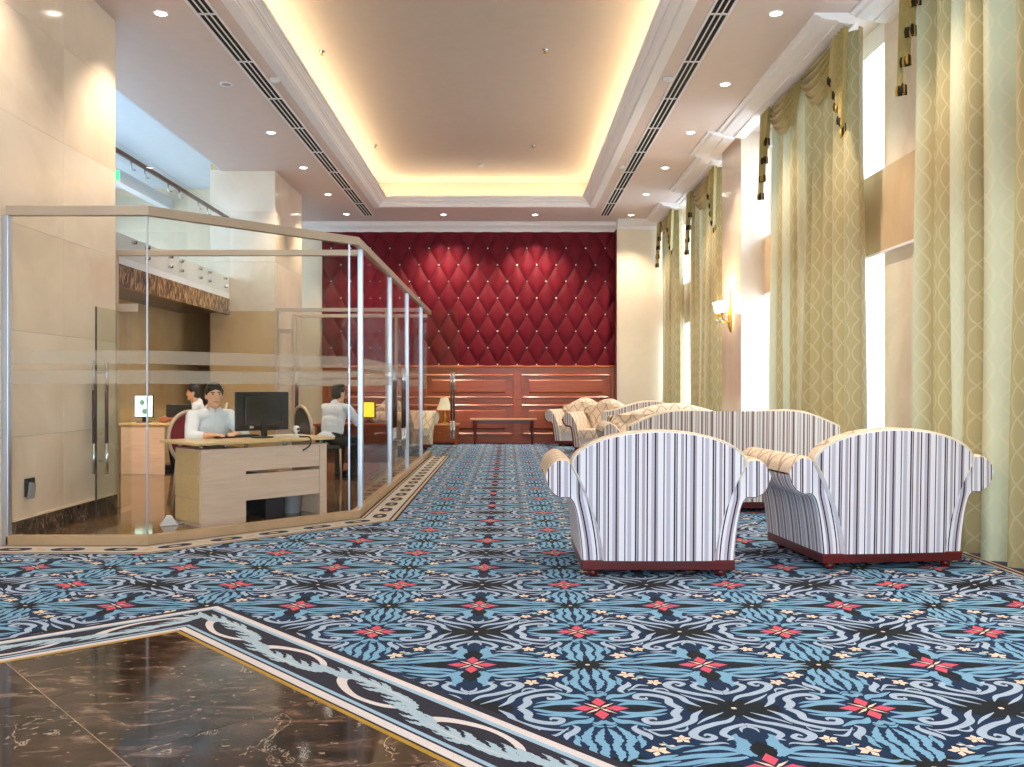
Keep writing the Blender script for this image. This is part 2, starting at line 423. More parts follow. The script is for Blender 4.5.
def fan(mat, cx, cy, petals, layer=2):            # petals: (angle, length, halfwidth)
    for pi_, (a, l, h) in enumerate(petals):
        a = math.radians(a); d = (math.cos(a), math.sin(a)); p = (-d[1], d[0])
        m_ = l * 0.55
        QUADS.append((mat, layer + 0.05 * pi_, [(cx, cy), (cx + d[0] * m_ + p[0] * h, cy + d[1] * m_ + p[1] * h), (cx + d[0] * l, cy + d[1] * l), (cx + d[0] * m_ - p[0] * h, cy + d[1] * m_ - p[1] * h)]))
LF, SCR, CR, PK, DK = 'carpet_leaf', 'carpet_scroll', 'carpet_cream', 'carpet_pink', 'carpet_dark'
# dark hearts: beside the flower, and at the two kinds of centre (A at (1,0), B at (0,1))
QUADS += [(DK, 0, [(0.16, 0), (0.24, 0.075), (0.40, 0.05), (0.50, 0)]), (DK, 0, [(0, 0.14), (0.09, 0.20), (0.07, 0.32), (0, 0.42)]),
          (DK, 0, [(1, 0), (0.70, 0.0), (0.76, 0.10), (0.84, 0.20)]), (DK, 0, [(1, 0), (0.84, 0.2), (0.92, 0.14), (1, 0.16)]),
          (DK, 0, [(0, 1), (0.0, 0.84), (0.16, 0.82), (0.28, 0.90)]), (DK, 0, [(0, 1), (0.28, 0.90), (0.36, 0.96), (0.34, 1)]),
          (DK, 0, [(1, 1), (0.9, 1), (0.93, 0.86), (1, 0.80)]), (DK, 0, [(0.52, 1), (0.62, 0.93), (0.8, 0.97), (0.84, 1)])]
for cx, cy, q in ((0, 0, 1), (1, 1, -1)):         # the pink flower, quarter at two corners
    for ax in (0, 1):
        d = (1, 0) if ax == 0 else (0, 1); p = (d[1], d[0])
        QUADS.append((PK, 3, [(cx + q * d[0] * 0.035, cy + q * d[1] * 0.035), (cx + q * (d[0] * 0.12 + p[0] * 0.055), cy + q * (d[1] * 0.12 + p[1] * 0.055)),
                              (cx + q * d[0] * 0.215, cy + q * d[1] * 0.215), (cx + q * d[0] * 0.12, cy + q * d[1] * 0.12)]))
    QUADS.append((CR, 4, [(cx, cy), (cx + q * 0.05, cy + q * 0.03), (cx + q * 0.115, cy + q * 0.105), (cx + q * 0.03, cy + q * 0.05)]))
QUADS += [(CR, 3, [(1, 0), (0.98, 0), (0.983, 0.016), (1, 0.02)]), (CR, 3, [(0, 1), (0.02, 1), (0.016, 0.983), (0, 0.98)])]
# flower (0,0): leaves to the side and hanging pair towards B
ribbon(LF, [(0.13, 0.16, 0.012), (0.24, 0.125, 0.03), (0.40, 0.11, 0.028), (0.56, 0.055, 0.022), (0.68, 0.03, 0.004)])
ribbon(LF, [(0.16, 0.22, 0.01), (0.30, 0.19, 0.03), (0.46, 0.175, 0.03), (0.62, 0.13, 0.02), (0.74, 0.11, 0.004)])
ribbon(LF, [(0.07, 0.17, 0.01), (0.13, 0.27, 0.04), (0.10, 0.38, 0.045), (0.13, 0.47, 0.03), (0.11, 0.53, 0.005)], wavy=0.15)
ribbon(LF, [(0.10, 0.17, 0.008), (0.20, 0.27, 0.026), (0.30, 0.30, 0.028), (0.42, 0.27, 0.02), (0.54, 0.23, 0.004)])
# centre A: level leaves and stack of wavy leaves
ribbon(LF, [(0.90, 0.035, 0.006), (0.80, 0.02, 0.024), (0.70, 0.05, 0.02), (0.58, 0.10, 0.006)])
ribbon(LF, [(0.86, 0.12, 0.006), (0.78, 0.10, 0.022), (0.68, 0.15, 0.026), (0.58, 0.19, 0.006)])
ribbon(LF, [(0.965, 0.10, 0.006), (0.945, 0.20, 0.03), (0.965, 0.32, 0.026), (0.935, 0.43, 0.032), (0.96, 0.55, 0.022), (0.985, 0.62, 0.004)], wavy=0.2)
ribbon(LF, [(0.92, 0.10, 0.006), (0.865, 0.20, 0.034), (0.88, 0.32, 0.024), (0.845, 0.43, 0.034), (0.87, 0.55, 0.026), (0.92, 0.66, 0.005)], wavy=0.2)
ribbon(LF, [(0.80, 0.30, 0.005), (0.775, 0.38, 0.022), (0.79, 0.46, 0.018), (0.77, 0.52, 0.004)], wavy=0.2)
# cream florets
fan(CR, 0.70, 0.25, [(a, 0.085, 0.026) for a in (10, 75, 140, 200, 290)])
fan(CR, 0.50, 0.44, [(a, 0.07, 0.022) for a in (20, 95, 160, 235, 310)])
fan(CR, 0.62, 0.34, [(200, 0.06, 0.018), (20, 0.06, 0.018)])
# scrolls round B
ribbon(SCR, [(0.03, 0.86, 0.004), (0.10, 0.76, 0.022), (0.22, 0.70, 0.028), (0.36, 0.60, 0.03), (0.41, 0.50, 0.034), (0.34, 0.43, 0.026), (0.27, 0.47, 0.022), (0.31, 0.52, 0.016), (0.34, 0.49, 0.006)])
ribbon(SCR, [(0.0, 0.70, 0.02), (0.08, 0.66, 0.022), (0.16, 0.60, 0.026), (0.20, 0.52, 0.026), (0.16, 0.46, 0.02), (0.20, 0.42, 0.005)])
ribbon(SCR, [(0.24, 0.97, 0.004), (0.32, 0.87, 0.024), (0.36, 0.76, 0.028), (0.48, 0.66, 0.024), (0.62, 0.60, 0.016), (0.74, 0.60, 0.004)])
ribbon(SCR, [(0.40, 1.0, 0.028), (0.46, 0.90, 0.034), (0.46, 0.80, 0.03), (0.56, 0.73, 0.03), (0.67, 0.72, 0.03), (0.70, 0.79, 0.024), (0.63, 0.81, 0.018), (0.62, 0.77, 0.005)])
ribbon(SCR, [(0.10, 0.92, 0.003), (0.20, 0.84, 0.016), (0.28, 0.77, 0.012), (0.34, 0.70, 0.003)])
ribbon(SCR, [(0.71, 0.43, 0.005), (0.72, 0.50, 0.028), (0.77, 0.56, 0.03), (0.80, 0.63, 0.022), (0.77, 0.68, 0.004)])
ribbon(SCR, [(0.56, 0.52, 0.004), (0.63, 0.50, 0.016), (0.68, 0.55, 0.012), (0.74, 0.64, 0.004)])
ribbon(SCR, [(0.40, 0.36, 0.004), (0.33, 0.36, 0.016), (0.24, 0.38, 0.012), (0.2, 0.36, 0.003)])
# leaves reaching to the flower at (1,1)
ribbon(LF, [(0.86, 0.94, 0.008), (0.78, 0.90, 0.026), (0.66, 0.91, 0.026), (0.54, 0.96, 0.02), (0.5, 0.98, 0.004)])
ribbon(LF, [(0.90, 0.83, 0.008), (0.82, 0.84, 0.026), (0.72, 0.86, 0.022), (0.60, 0.87, 0.018), (0.52, 0.90, 0.004)])
ribbon(LF, [(0.93, 0.82, 0.008), (0.88, 0.75, 0.036), (0.81, 0.74, 0.03), (0.74, 0.70, 0.02), (0.68, 0.66, 0.004)])
ribbon(LF, [(1.0, 0.76, 0.02), (0.96, 0.71, 0.026), (0.92, 0.73, 0.01)])
ribbon(SCR, [(0.06, 0.56, 0.003), (0.05, 0.62, 0.014), (0.0, 0.66, 0.016)])
ribbon(SCR, [(0.56, 0.64, 0.003), (0.50, 0.58, 0.014), (0.44, 0.60, 0.012), (0.42, 0.66, 0.003)])
ribbon(LF, [(0.64, 0.40, 0.003), (0.60, 0.29, 0.016), (0.52, 0.33, 0.014), (0.44, 0.33, 0.003)])
ribbon(LF, [(0.30, 0.08, 0.003), (0.38, 0.075, 0.010), (0.52, 0.02, 0.003)])
ribbon(LF, [(0.99, 0.66, 0.012), (0.95, 0.66, 0.014), (0.91, 0.70, 0.003)])
cp = MB()
for k in (DK, LF, SCR, CR, PK): cp.mi(k)
OX, OY = 0.874, 3.852
for cyi in range(-2, 16):
    for cxi in range(-5, 4):
        ox, oy = OX + cxi * 2 * P2, OY + cyi * 2 * Q2
        if oy < 1.6: continue
        if ox < -2.2 and oy > 7.6: continue
        if ox < -3.2 and oy < 4.6: continue
        for sx in (1, -1):
            for sy in (1, -1):
                for mat, ly, q in QUADS:
                    if oy > 13 and mat == DK: pass
                    n = cp.add([(ox + sx * u * P2, oy + sy * v * Q2, 0.0006 + 0.0003 * ly) for u, v in q])
                    idx = [n, n + 1, n + 2, n + 3]
                    if sx * sy < 0: idx.reverse()
                    cp.face(idx, cp.mats.index(mat))
# trim what would run under the walls
cpo = cp.build('carpet_pattern', None, fl, fix=False)
tag(cpo, 'woven pattern of pale blue leaves, scrolls and pink flowers', kind='stuff')
bm = bmesh.new(); bm.from_mesh(cpo.data)
for co_, no_ in (((XW - 0.02, 0, 0), (1, 0, 0)), ((XL, 0, 0), (-1, 0, 0)), ((0, YC - 0.01, 0), (0, 1, 0))):
    bmesh.ops.bisect_plane(bm, geom=bm.verts[:] + bm.edges[:] + bm.faces[:], plane_co=co_, plane_no=no_, clear_outer=True)
for f in bm.faces:
    f.normal_update()
    if f.normal.z < 0: f.normal_flip()
bm.to_mesh(cpo.data); bm.free()

# ---- carpet borders
M0 = gp(178, 632); MR = (M0[0] + 8.5, M0[1] - 8.5 * 1.04); ML = (M0[0] - 2.30, M0[1] - 2.30 * 0.83)
PA, PB_, PC = (-2.83, 6.80), (-1.43, 8.20), (-1.43, 16.0)
def offset_path(pts, d):                          # offset to the left of travel
    out = []
    for i, p in enumerate(pts):
        ns = []
        for a, b_ in ((i - 1, i), (i, i + 1)):
            if a < 0 or b_ >= len(pts): continue
            dx, dy = pts[b_][0] - pts[a][0], pts[b_][1] - pts[a][1]; l = math.hypot(dx, dy); ns.append((-dy / l, dx / l))
        if len(ns) == 1: out.append((p[0] + ns[0][0] * d, p[1] + ns[0][1] * d)); continue
        mx_, my_ = ns[0][0] + ns[1][0], ns[0][1] + ns[1][1]; l = math.hypot(mx_, my_); mx_ /= l; my_ /= l
        k = d / (mx_ * ns[0][0] + my_ * ns[0][1]); out.append((p[0] + mx_ * k, p[1] + my_ * k))
    return out
def border(name, path, bands, motif_d, motif_w, label, z=0.0026, rep=0.62, leafy=True):
    mb = MB()
    for d0, d1, mat in bands:
        a, b_ = offset_path(path, d0), offset_path(path, d1); k = mb.mi(mat)
        na = mb.add([(x, y, z) for x, y in a]); nb = mb.add([(x, y, z) for x, y in b_])
        for i in range(len(path) - 1): mb.face([na + i, na + i + 1, nb + i + 1, nb + i], k)
    mid = offset_path(path, motif_d)
    for i in range(len(mid) - 1):
        a, b_ = Vector(mid[i]), Vector(mid[i + 1]); L = (b_ - a).length; d = (b_ - a).normalized(); nrm = Vector((-d.y, d.x))
        cnt = max(1, round(L / rep)); r = L / cnt
        for c in range(cnt):
            sg = 1 if c % 2 == 0 else -1
            def put(mat, pts, dz):
                global QUADS
                save = QUADS; QUADS = []
                ribbon(mat, pts, 1, 5, 0.28 if leafy and mat == 'border_leaf' else 0)
                k = mb.mi(mat)
                for _, ly_, q in QUADS:
                    n = mb.add([tuple(a + d * ((c + s_) * r) + nrm * (t_ * motif_w * sg)) + (z + dz + (ly_ - 1) * 0.0003 + 0.00001 * (c % 2),) for s_, t_ in q])
                    mb.face([n, n + 1, n + 2, n + 3], k)
                QUADS = save
            if leafy:
                put('border_white', [(0.02, 0.05, 0.01), (0.20, -0.30, 0.05), (0.45, -0.40, 0.06), (0.68, -0.22, 0.06), (0.80, 0.05, 0.05), (0.72, 0.24, 0.04), (0.6, 0.2, 0.02)], 0.0004)
                stem = [(-0.02, -0.1, 0.02), (0.10, 0.12, 0.06), (0.28, 0.22, 0.09), (0.50, 0.26, 0.08), (0.74, 0.24, 0.08), (0.94, 0.10, 0.06), (1.06, -0.1, 0.02)]
                put('border_leaf', stem, 0.0006)
                cs = catmull(stem, 4)
                for li in range(2, len(cs) - 2, 2):
                    x, y, h = cs[li]
                    for up in (1, -1):
                        L_ = (0.20 if up > 0 else 0.26) * (0.7 + 0.3 * math.sin(li * 2.1))
                        put('border_leaf', [(x, y, 0.02), (x + 0.05, y + up * L_ * 0.55, 0.045), (x + 0.11, y + up * L_ * 0.95, 0.03), (x + 0.17, y + up * L_, 0.003)], 0.0008 + 0.00002 * li + (0.00001 if up > 0 else 0))
                put('border_white', [(0.1, 0.16, 0.004), (0.3, 0.25, 0.012), (0.55, 0.28, 0.012), (0.8, 0.22, 0.004)], 0.0014)
            else:
                put('border_dark', [(0.18, 0.0, 0.02), (0.3, 0.0, 0.26), (0.7, 0.0, 0.26), (0.82, 0.0, 0.02)], 0.0004)
                put('border_beige', [(0.38, 0.0, 0.02), (0.45, 0.0, 0.10), (0.55, 0.0, 0.10), (0.62, 0, 0.02)], 0.0007)
                put('border_beige', [(-0.12, -0.3, 0.03), (0.0, 0.0, 0.09), (0.12, 0.3, 0.03)], 0.0007)
    for i, f in enumerate(mb.f):
        p = [Vector(mb.v[j]) for j in f[:3]]
        if (p[1] - p[0]).cross(p[2] - p[0]).z < 0: mb.f[i] = tuple(reversed(f))
    return tag(mb.build(name, None, fl, fix=False), label, kind='stuff')
bands = [(0.000, 0.022, 'border_dark'), (0.022, 0.062, 'border_white'), (0.062, 0.074, 'border_dark'), (0.074, 0.094, 'border_blue'), (0.094, 0.315, 'border_dark'),
         (0.315, 0.338, 'border_blue'), (0.338, 0.374, 'border_white'), (0.374, 0.41, 'border_dark')]
border('carpet_border', [MR, M0, ML], [(-a, -b_, c) for a, b_, c in bands], -0.205, 0.20, 'dark carpet border with pale acanthus scroll around the marble floor', 0.003)
bands2 = [(0.0, 0.03, 'border_dark'), (0.03, 0.05, 'border_beige'), (0.05, 0.065, 'border_dark'), (0.065, 0.305, 'border_cream'), (0.305, 0.325, 'border_dark'), (0.325, 0.355, 'border_beige'), (0.355, 0.38, 'border_dark')]
border('carpet_border', [(XL, PA[1] - 0.02), (PA[0] + 0.01, PA[1] - 0.02), (PB_[0] + 0.02, PB_[1] - 0.01), (PC[0] + 0.02, PC[1] - 0.3)], [(-a, -b_, c) for a, b_, c in bands2], -0.185, 0.22,
       'narrow cream and black carpet border along the glass partition', 0.003, 0.42, False)
border('carpet_border', [(3.44, 0.5), (3.44, YC)], [(0, 0.02, 'border_beige'), (0.02, 0.05, 'border_dark'), (0.05, 0.075, 'border_beige'), (-0.34, 0.0, 'border_dark')], -0.18, 0.2,
       'dark carpet border under the window curtains', 0.0022, 0.62)

# ---- marble floor in front: tiles laid at 45 degrees, with a brass edge
mf = struct(empty('floor', (0, 0, 0), 0), 'dark brown polished marble floor in the foreground')
edge1 = (Vector(M0), (Vector(MR) - Vector(M0)).normalized()); edge2 = (Vector(M0), (Vector(ML) - Vector(M0)).normalized())
n1 = Vector((-edge1[1].y, edge1[1].x)); n1 = -n1 if n1.y < 0 else n1        # outward normals
n2 = Vector((-edge2[1].y, edge2[1].x)); n2 = -n2 if n2.y < 0 else n2
def clip(poly, n, c):                              # keep n.p <= c
    out = []
    for i in range(len(poly)):
        a, b_ = poly[i], poly[(i + 1) % len(poly)]; da, db = n.dot(a) - c, n.dot(b_) - c
        if da <= 0: out.append(a)
        if da * db < 0: out.append(a + (b_ - a) * (da / (da - db)))
    return out
_w = [Vector((-3.95, YN)), Vector((3.2, YN)), Vector((3.2, 6)), Vector((-3.95, 6))]
_w = clip(clip(_w, n1, n1.dot(Vector(M0)) - 0.02), n2, n2.dot(Vector(M0)) - 0.02)
MB().prism([tuple(p) for p in _w], 0.0003, 0.0035).build('grout', 'border_beige', mf)
T = 0.755; e1 = edge1[1]; e2 = -n1
for i in range(-2, 12):
    for j in range(0, 9):
        o0 = Vector(M0) + e1 * (i * T - 0.18) + e2 * (j * T + 0.012)
        g = 0.0022
        poly = [o0 + e1 * g + e2 * g, o0 + e1 * (T - g) + e2 * g, o0 + e1 * (T - g) + e2 * (T - g), o0 + e1 * g + e2 * (T - g)]
        poly = clip(poly, n2, n2.dot(Vector(M0)) - 0.014)
        for nn, cc_ in ((Vector((-1, 0)), -XL - 0.001), (Vector((1, 0)), 3.3), (Vector((0, -1)), -YN)):
            if poly: poly = clip(poly, nn, cc_)
        if len(poly) < 3: continue
        mb = MB().prism([tuple(p) for p in poly], 0.0005, 0.0055); mb.build('tile', 'dark_marble_%d' % ((i * 2 + j) % 3), mf)
for a, b_, nn in ((Vector(M0), Vector(MR), n1), (Vector(M0), Vector(ML), n2)):
    d = (b_ - a).normalized()
    MB().prism([tuple(a + nn * 0.006 - d * 0.004), tuple(b_ + nn * 0.006), tuple(b_ - nn * 0.014), tuple(a - nn * 0.014)], 0.0005, 0.0065).build('edge_strip', 'gold_trim', mf)['label'] = 'gold edging strip'
# marble floor inside the glass office and below the gallery
poly = [(XL, 6.84), (PA[0] - 0.02, 6.84), (PB_[0] - 0.03, PB_[1] + 0.02), (PC[0] - 0.03, YC - 3.2), (-5.6, YC - 3.2), (-5.6, 8.74), (XL, 8.74)]
struct(MB().prism(poly, 0.0005, 0.006).build('floor', 'office_marble_lit'), 'brown marble floor inside the glass office')

# ---- left wall: marble slabs on a solid block
wl = struct(bx('wall_left', -6.2, XL - 0.02, YN, 8.74, 0, ZS + 0.8, 'cream_marble_0'), 'cream polished marble wall at the left')
for iy, (y0, y1) in enumerate(((5.0, 6.62), (6.62, 7.72), (7.72, 8.74))):
    for iz in range(6):
        z0 = 0.0 if iz == 0 else 0.86 * iz - 0.02; z1 = min(ZS, 0.86 * (iz + 1) - 0.02)
        bx('slab', XL - 0.025, XL, y0 + 0.001, y1 - 0.001, z0 + 0.001, z1 - 0.001, 'cream_marble_%d' % random.randrange(4), wl)
bb = struct(bx('baseboard_left', XL - 0.001, XL + 0.018, 6.9, 8.74, 0.006, 0.163, 'dark_marble_0'), 'dark marble baseboard on the left wall')
bx('baseboard_cap', XL, XL + 0.022, 6.9, 8.74, 0.163, 0.175, 'cream_marble_2', bb)
# ---- column behind the office
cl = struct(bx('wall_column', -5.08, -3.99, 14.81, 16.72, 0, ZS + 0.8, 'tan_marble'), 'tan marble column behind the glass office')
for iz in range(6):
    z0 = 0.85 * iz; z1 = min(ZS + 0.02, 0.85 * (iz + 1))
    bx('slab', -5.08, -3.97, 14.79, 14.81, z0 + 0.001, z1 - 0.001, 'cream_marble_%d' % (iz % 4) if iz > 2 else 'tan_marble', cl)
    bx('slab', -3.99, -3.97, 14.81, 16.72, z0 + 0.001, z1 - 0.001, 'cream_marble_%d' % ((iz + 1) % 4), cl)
# ---- back wall
XR0, XR1, ZW, ZT = -4.175, 2.4375, 1.754, 4.756
struct(bx('wall_back', -10, XR1, YB + 0.06, YB + 0.3, 0, ZS + 0.8, 'cream_wall'), 'cream back wall')
struct(bx('wall_back_right', XR1, 4.3, YC, YB + 0.3, 0, ZS + 0.8, 'cream_wall'), 'cream wall between red panelling and windows')
struct(bx('trim_1', XR1 - 0.02, XR1 + 0.003, YC - 0.02, YB + 0.06, 0, ZT, 'red_wood'), 'dark edge beside the tufted wall')

# ---- gallery (mezzanine) beyond the column line
XM = -4.76
gal = struct(bx('floor_gallery', -9.0, XM - 0.03, 8.74, 20.0, 2.76, 3.12, 'gallery_paint'), 'upper gallery floor slab')
struct(bx('trim_2', XM - 0.03, XM, 8.74, 14.79, 2.76, 3.14, 'gallery_paint'), 'white fascia of the upper gallery')
struct(bx('trim_3', XM - 0.06, XM + 0.01, 8.74, 14.79, 2.49, 2.76, 'mosaic'), 'brown mosaic band under the gallery edge')
struct(bx('ceiling_gallery_underside', -5.6, XM - 0.06, 8.74, 14.79, 2.52, 2.60, 'rail_wood'), 'dark underside of the gallery')
struct(bx('wall_office', -5.9, -5.6, 8.74, 19.5, 0, 2.76, 'tan_marble'), 'tan wall below the gallery')
struct(bx('wall_office_end', -5.6, -5.08, 16.7, 16.9, 0, 2.76, 'tan_marble'), 'tan wall end behind the office')
struct(bx('ceiling_gallery', -9.2, -4.86, 8.74, 20.2, 5.75, 5.95, 'gallery_paint'), 'white gallery ceiling')
g = MB(); g.box(-9.3, -9.0, 8.74, 20.2, 2.76, 3.4); g.box(-9.3, -9.0, 8.74, 20.2, 4.5, 5.8); g.box(-9.3, -9.0, 8.74, 9.1, 3.4, 4.5); g.box(-9.3, -9.0, 19.7, 20.2, 3.4, 4.5)
struct(g.build('wall_gallery_side', 'gallery_paint'), 'white gallery side wall around an added long window')
wg = struct(empty('window_7', (-9.15, 14.4, 3.4)), 'long unseen side window added to light the gallery')  # out of view, put in so daylight floods the gallery
for k in range(8): bx('mullion', -0.03, 0.03, -5.3 + k * 1.5 - 0.03, -5.3 + k * 1.5 + 0.03, 0, 1.1, 'aluminium', wg)
for k in range(7): bx('pane', -0.005, 0.005, -5.27 + k * 1.5, -3.83 + k * 1.5, 0, 1.1, 'window_glass', wg)
g = MB(); g.box(-9, -7.9, 20.0, 20.2, 3.12, 5.8); g.box(-5.4, -4.0, 20.0, 20.2, 3.12, 5.8); g.box(-7.9, -5.4, 20.0, 20.2, 3.12, 3.75); g.box(-7.9, -5.4, 20.0, 20.2, 5.35, 5.8)
struct(g.build('wall_gallery_end', 'gallery_paint'), 'white gallery end wall around a window')
wg = struct(empty('window_9', (-6.65, 20.05, 3.75)), 'bright gallery window')
for k in range(6): bx('mullion', -1.25 + k * 0.5 - 0.02, -1.25 + k * 0.5 + 0.02, 0, 0.05, 0, 1.6, 'aluminium', wg)
for k in range(5): bx('pane', -1.23 + k * 0.5, -0.77 + k * 0.5, 0.02, 0.03, 0, 1.6, 'window_glass', wg)
struct(bx('trim_4', -7.75, -7.55, 9.0, 19.9, 5.25, 5.5, 'gallery_paint'), 'beam in the gallery')
dr = struct(bx('door_9', -8.95, -8.2, 19.93, 19.99, 3.12, 5.2, 'charcoal_fabric'), 'dark gallery doorway')
# gallery railing
gr = empty('gallery_railing', (XM, 11.7, 3.14), 0, 'glass balustrade with dark wooden handrail on the upper gallery', 'railing')
MB().bar((-0.01, -2.9, 1.0), (-0.01, 3.06, 1.0), 0.055, 0.055).build('handrail', 'rail_wood', gr, 0.015)
for k in range(5):
    y0 = -2.9 + k * 1.19
    bx('pane', 0.03, 0.042, y0 + 0.006, y0 + 1.184, -0.30, 1.08, 'clear_glass', gr)
    for yy in (y0 + 0.2, y0 + 0.98):
        for zz in (-0.20, -0.06):
            MB().tube([(-0.01, yy, zz), (0.058, yy, zz)], 0.022, 10).build('standoff', 'chrome', gr)
        MB().tube([(0.045, yy, 0.86), (0.0, yy, 0.86), (-0.01, yy, 0.9), (-0.01, yy, 0.975)], 0.009, 8).build('bracket', 'chrome', gr)
ex = empty('exit_sign', (-7.11, 15.5, 4.95), 0, 'small green lit exit sign on the upper gallery', 'sign')
bx('housing', -0.17, 0.17, 0, 0.04, 0, 0.2, 'white_plastic', ex, 0.005)
bx('lit_face', -0.16, 0.16, -0.004, 0, 0.01, 0.19, 'exit_green', ex)
bx('hanger', -0.01, 0.01, 0.015, 0.025, 0.2, 0.8, 'chrome', ex)

# ---- ceiling: soffit ring, tray with cove
TX0, TX1, TY0, TY1 = -2.61, 1.70, -0.8, 17.68
struct(bx('ceiling_left', -4.86, TX0 - 0.12, YN, YB + 0.06, ZS, ZS + 0.06, 'soffit_paint'), 'pinkish white ceiling soffit at the left')
struct(bx('ceiling_left_edge', -4.90, -4.86, 8.74, YB, ZS, 5.8, 'gallery_paint'), 'edge of the soffit towards the gallery')
struct(bx('ceiling_right', TX1 + 0.12, 4.2, YN, YB + 0.06, ZS, ZS + 0.06, 'soffit_paint'), 'pinkish white ceiling soffit at the windows')
struct(bx('ceiling_far', TX0 - 0.12, TX1 + 0.12, TY1 + 0.12, YB + 0.06, ZS, ZS + 0.06, 'soffit_paint'), 'ceiling soffit in front of the red wall')
struct(bx('ceiling_near', TX0 - 0.12, TX1 + 0.12, YN, TY0 - 0.12, ZS, ZS + 0.06, 'soffit_paint'), 'ceiling soffit above the entrance')
struct(bx('ceiling', TX0 - 0.5, TX1 + 0.5, TY0 - 0.5, TY1 + 0.5, 5.52, 5.6, 'tray_paint'), 'raised tray ceiling')
g = MB(); zb, zt = ZS + 0.055, 5.56
g.box(TX0 - 0.42, TX0 - 0.36, TY0 - 0.42, TY1 + 0.42, zb, zt); g.box(TX1 + 0.36, TX1 + 0.42, TY0 - 0.42, TY1 + 0.42, zb, zt)
g.box(TX0 - 0.36, TX1 + 0.36, TY1 + 0.36, TY1 + 0.42, zb, zt); g.box(TX0 - 0.36, TX1 + 0.36, TY0 - 0.42, TY0 - 0.36, zb, zt)
struct(g.build('ceiling_tray_side', 'tray_paint'), 'upright sides of the tray ceiling')
def sweep_rect(name, prof, x0, x1, y0, y1, mat, label):    # prof (inset, z), mitred round a rectangle
    mb = MB(); rings = []
    for d, z in prof: rings.append(mb.add([(x0 + d, y0 + d, z), (x1 - d, y0 + d, z), (x1 - d, y1 - d, z), (x0 + d, y1 - d, z)]))
    for a, b_ in zip(rings, rings[1:]):
        for j in range(4): mb.face([a + j, a + (j + 1) % 4, b_ + (j + 1) % 4, b_ + j])
    return struct(mb.build(name, mat), label)
sweep_rect('trim_5', [(-0.13, ZS + 0.055), (-0.13, ZS), (-0.12, ZS - 0.004), (0.0, ZS - 0.004), (0.0, ZS + 0.022), (0.016, ZS + 0.022), (0.03, ZS + 0.05), (0.055, ZS + 0.078), (0.085, ZS + 0.092), (0.085, ZS + 0.108),
                      (0.10, ZS + 0.108), (0.115, ZS + 0.13), (0.14, ZS + 0.142), (0.14, ZS + 0.155), (0.165, ZS + 0.155), (0.165, ZS + 0.185), (0.145, ZS + 0.185), (0.145, ZS + 0.165), (-0.13, ZS + 0.055)],
           TX0, TX1, TY0, TY1, 'white_paint', 'white crown moulding around the tray ceiling')
# cove lamps lying in the tray's ledge
for nm, x0, x1, y0, y1 in (('cove_lamp', TX0 - 0.10, TX0 - 0.07, TY0, TY1), ('cove_lamp', TX1 + 0.07, TX1 + 0.10, TY0, TY1), ('cove_lamp', TX0, TX1, TY1 + 0.07, TY1 + 0.10)):
    o = bx(nm, x0, x1, y0, y1, ZS + 0.10, ZS + 0.125, 'cove_glow')
    side = 'left' if x1 < 0 and y1 - y0 > 5 else ('window' if y1 - y0 > 5 else 'red wall')
    tag(o, 'warm light strip hidden in the ceiling cove on the %s side' % side, 'cove light', 'cove lights round the tray ceiling')
    l = bpy.data.lights.new('cove_light', 'AREA'); l.shape = 'RECTANGLE'; l.size = x1 - x0 + 0.02; l.size_y = y1 - y0; l.color = (1.0, 0.84, 0.50)
    l.energy = 25.0 * max(y1 - y0, x1 - x0) / 10
    lo = bpy.data.objects.new('cove_light', l); C.objects.link(lo); lo.parent = o
    lo.location = ((x0 + x1) / 2, (y0 + y1) / 2, ZS + 0.135); lo.rotation_euler = (PI, 0, 0)
# cornices (profile: distance from the wall, z)
def cornice(name, p, q, prof, mat, label, caps=True):
    p, q = Vector(p), Vector(q); d = (q - p).normalized(); nrm = Vector((d.y, -d.x))
    mb = MB(); a = mb.add([(p + nrm * t).to_tuple() + (z,) for t, z in prof]); b_ = mb.add([(q + nrm * t).to_tuple() + (z,) for t, z in prof]); N = len(prof)
    for i in range(N): mb.face([a + i, a + (i + 1) % N, b_ + (i + 1) % N, b_ + i])
    mb.face([a + i for i in range(N)]); mb.face([b_ + i for i in reversed(range(N))])
    return struct(mb.build(name, mat), label)
pb = [(0, ZS), (0.24, ZS), (0.24, ZS - 0.03), (0.21, ZS - 0.035), (0.19, ZS - 0.07), (0.13, ZS - 0.11), (0.08, ZS - 0.13), (0.08, ZS - 0.15), (0.05, ZS - 0.155), (0.04, ZS - 0.195), (0, ZS - 0.195)]
cornice('trim_6', (-5.0, YB + 0.02), (XR1, YB + 0.02), pb, 'white_paint', 'white cornice above the tufted red wall')
cornice('trim_7', (XR1, YC), (3.6, YC), pb, 'white_paint', 'white cornice on the cream wall')
pr = [(0, ZS), (0.40, ZS), (0.40, ZS - 0.02), (0.35, ZS - 0.025), (0.33, ZS - 0.05), (0.24, ZS - 0.07), (0.16, ZS - 0.08), (0.16, ZS - 0.095), (0.05, ZS - 0.11), (0.0, ZS - 0.11)]
# right side runs: above the curtains and around the pier
for k, (x, y0, y1) in enumerate(((3.44, YN, 7.45), (3.44, 8.55, 12.5), (3.30, 12.5, 13.7), (3.44, 13.7, 16.2), (3.44, 17.3, YC), (3.79, 7.45, 8.55), (3.79, 16.2, 17.3))):
    cornice('trim_%d' % (10 + k), (x, y1), (x, y0), pr, 'white_paint', 'white cornice along the window side, run %s' % ('nearest the entrance', 'above the second curtain', 'around the marble pier', 'above the third curtain', 'above the farthest curtain', 'stepping back between the two near curtains', 'stepping back between the two far curtains')[k])

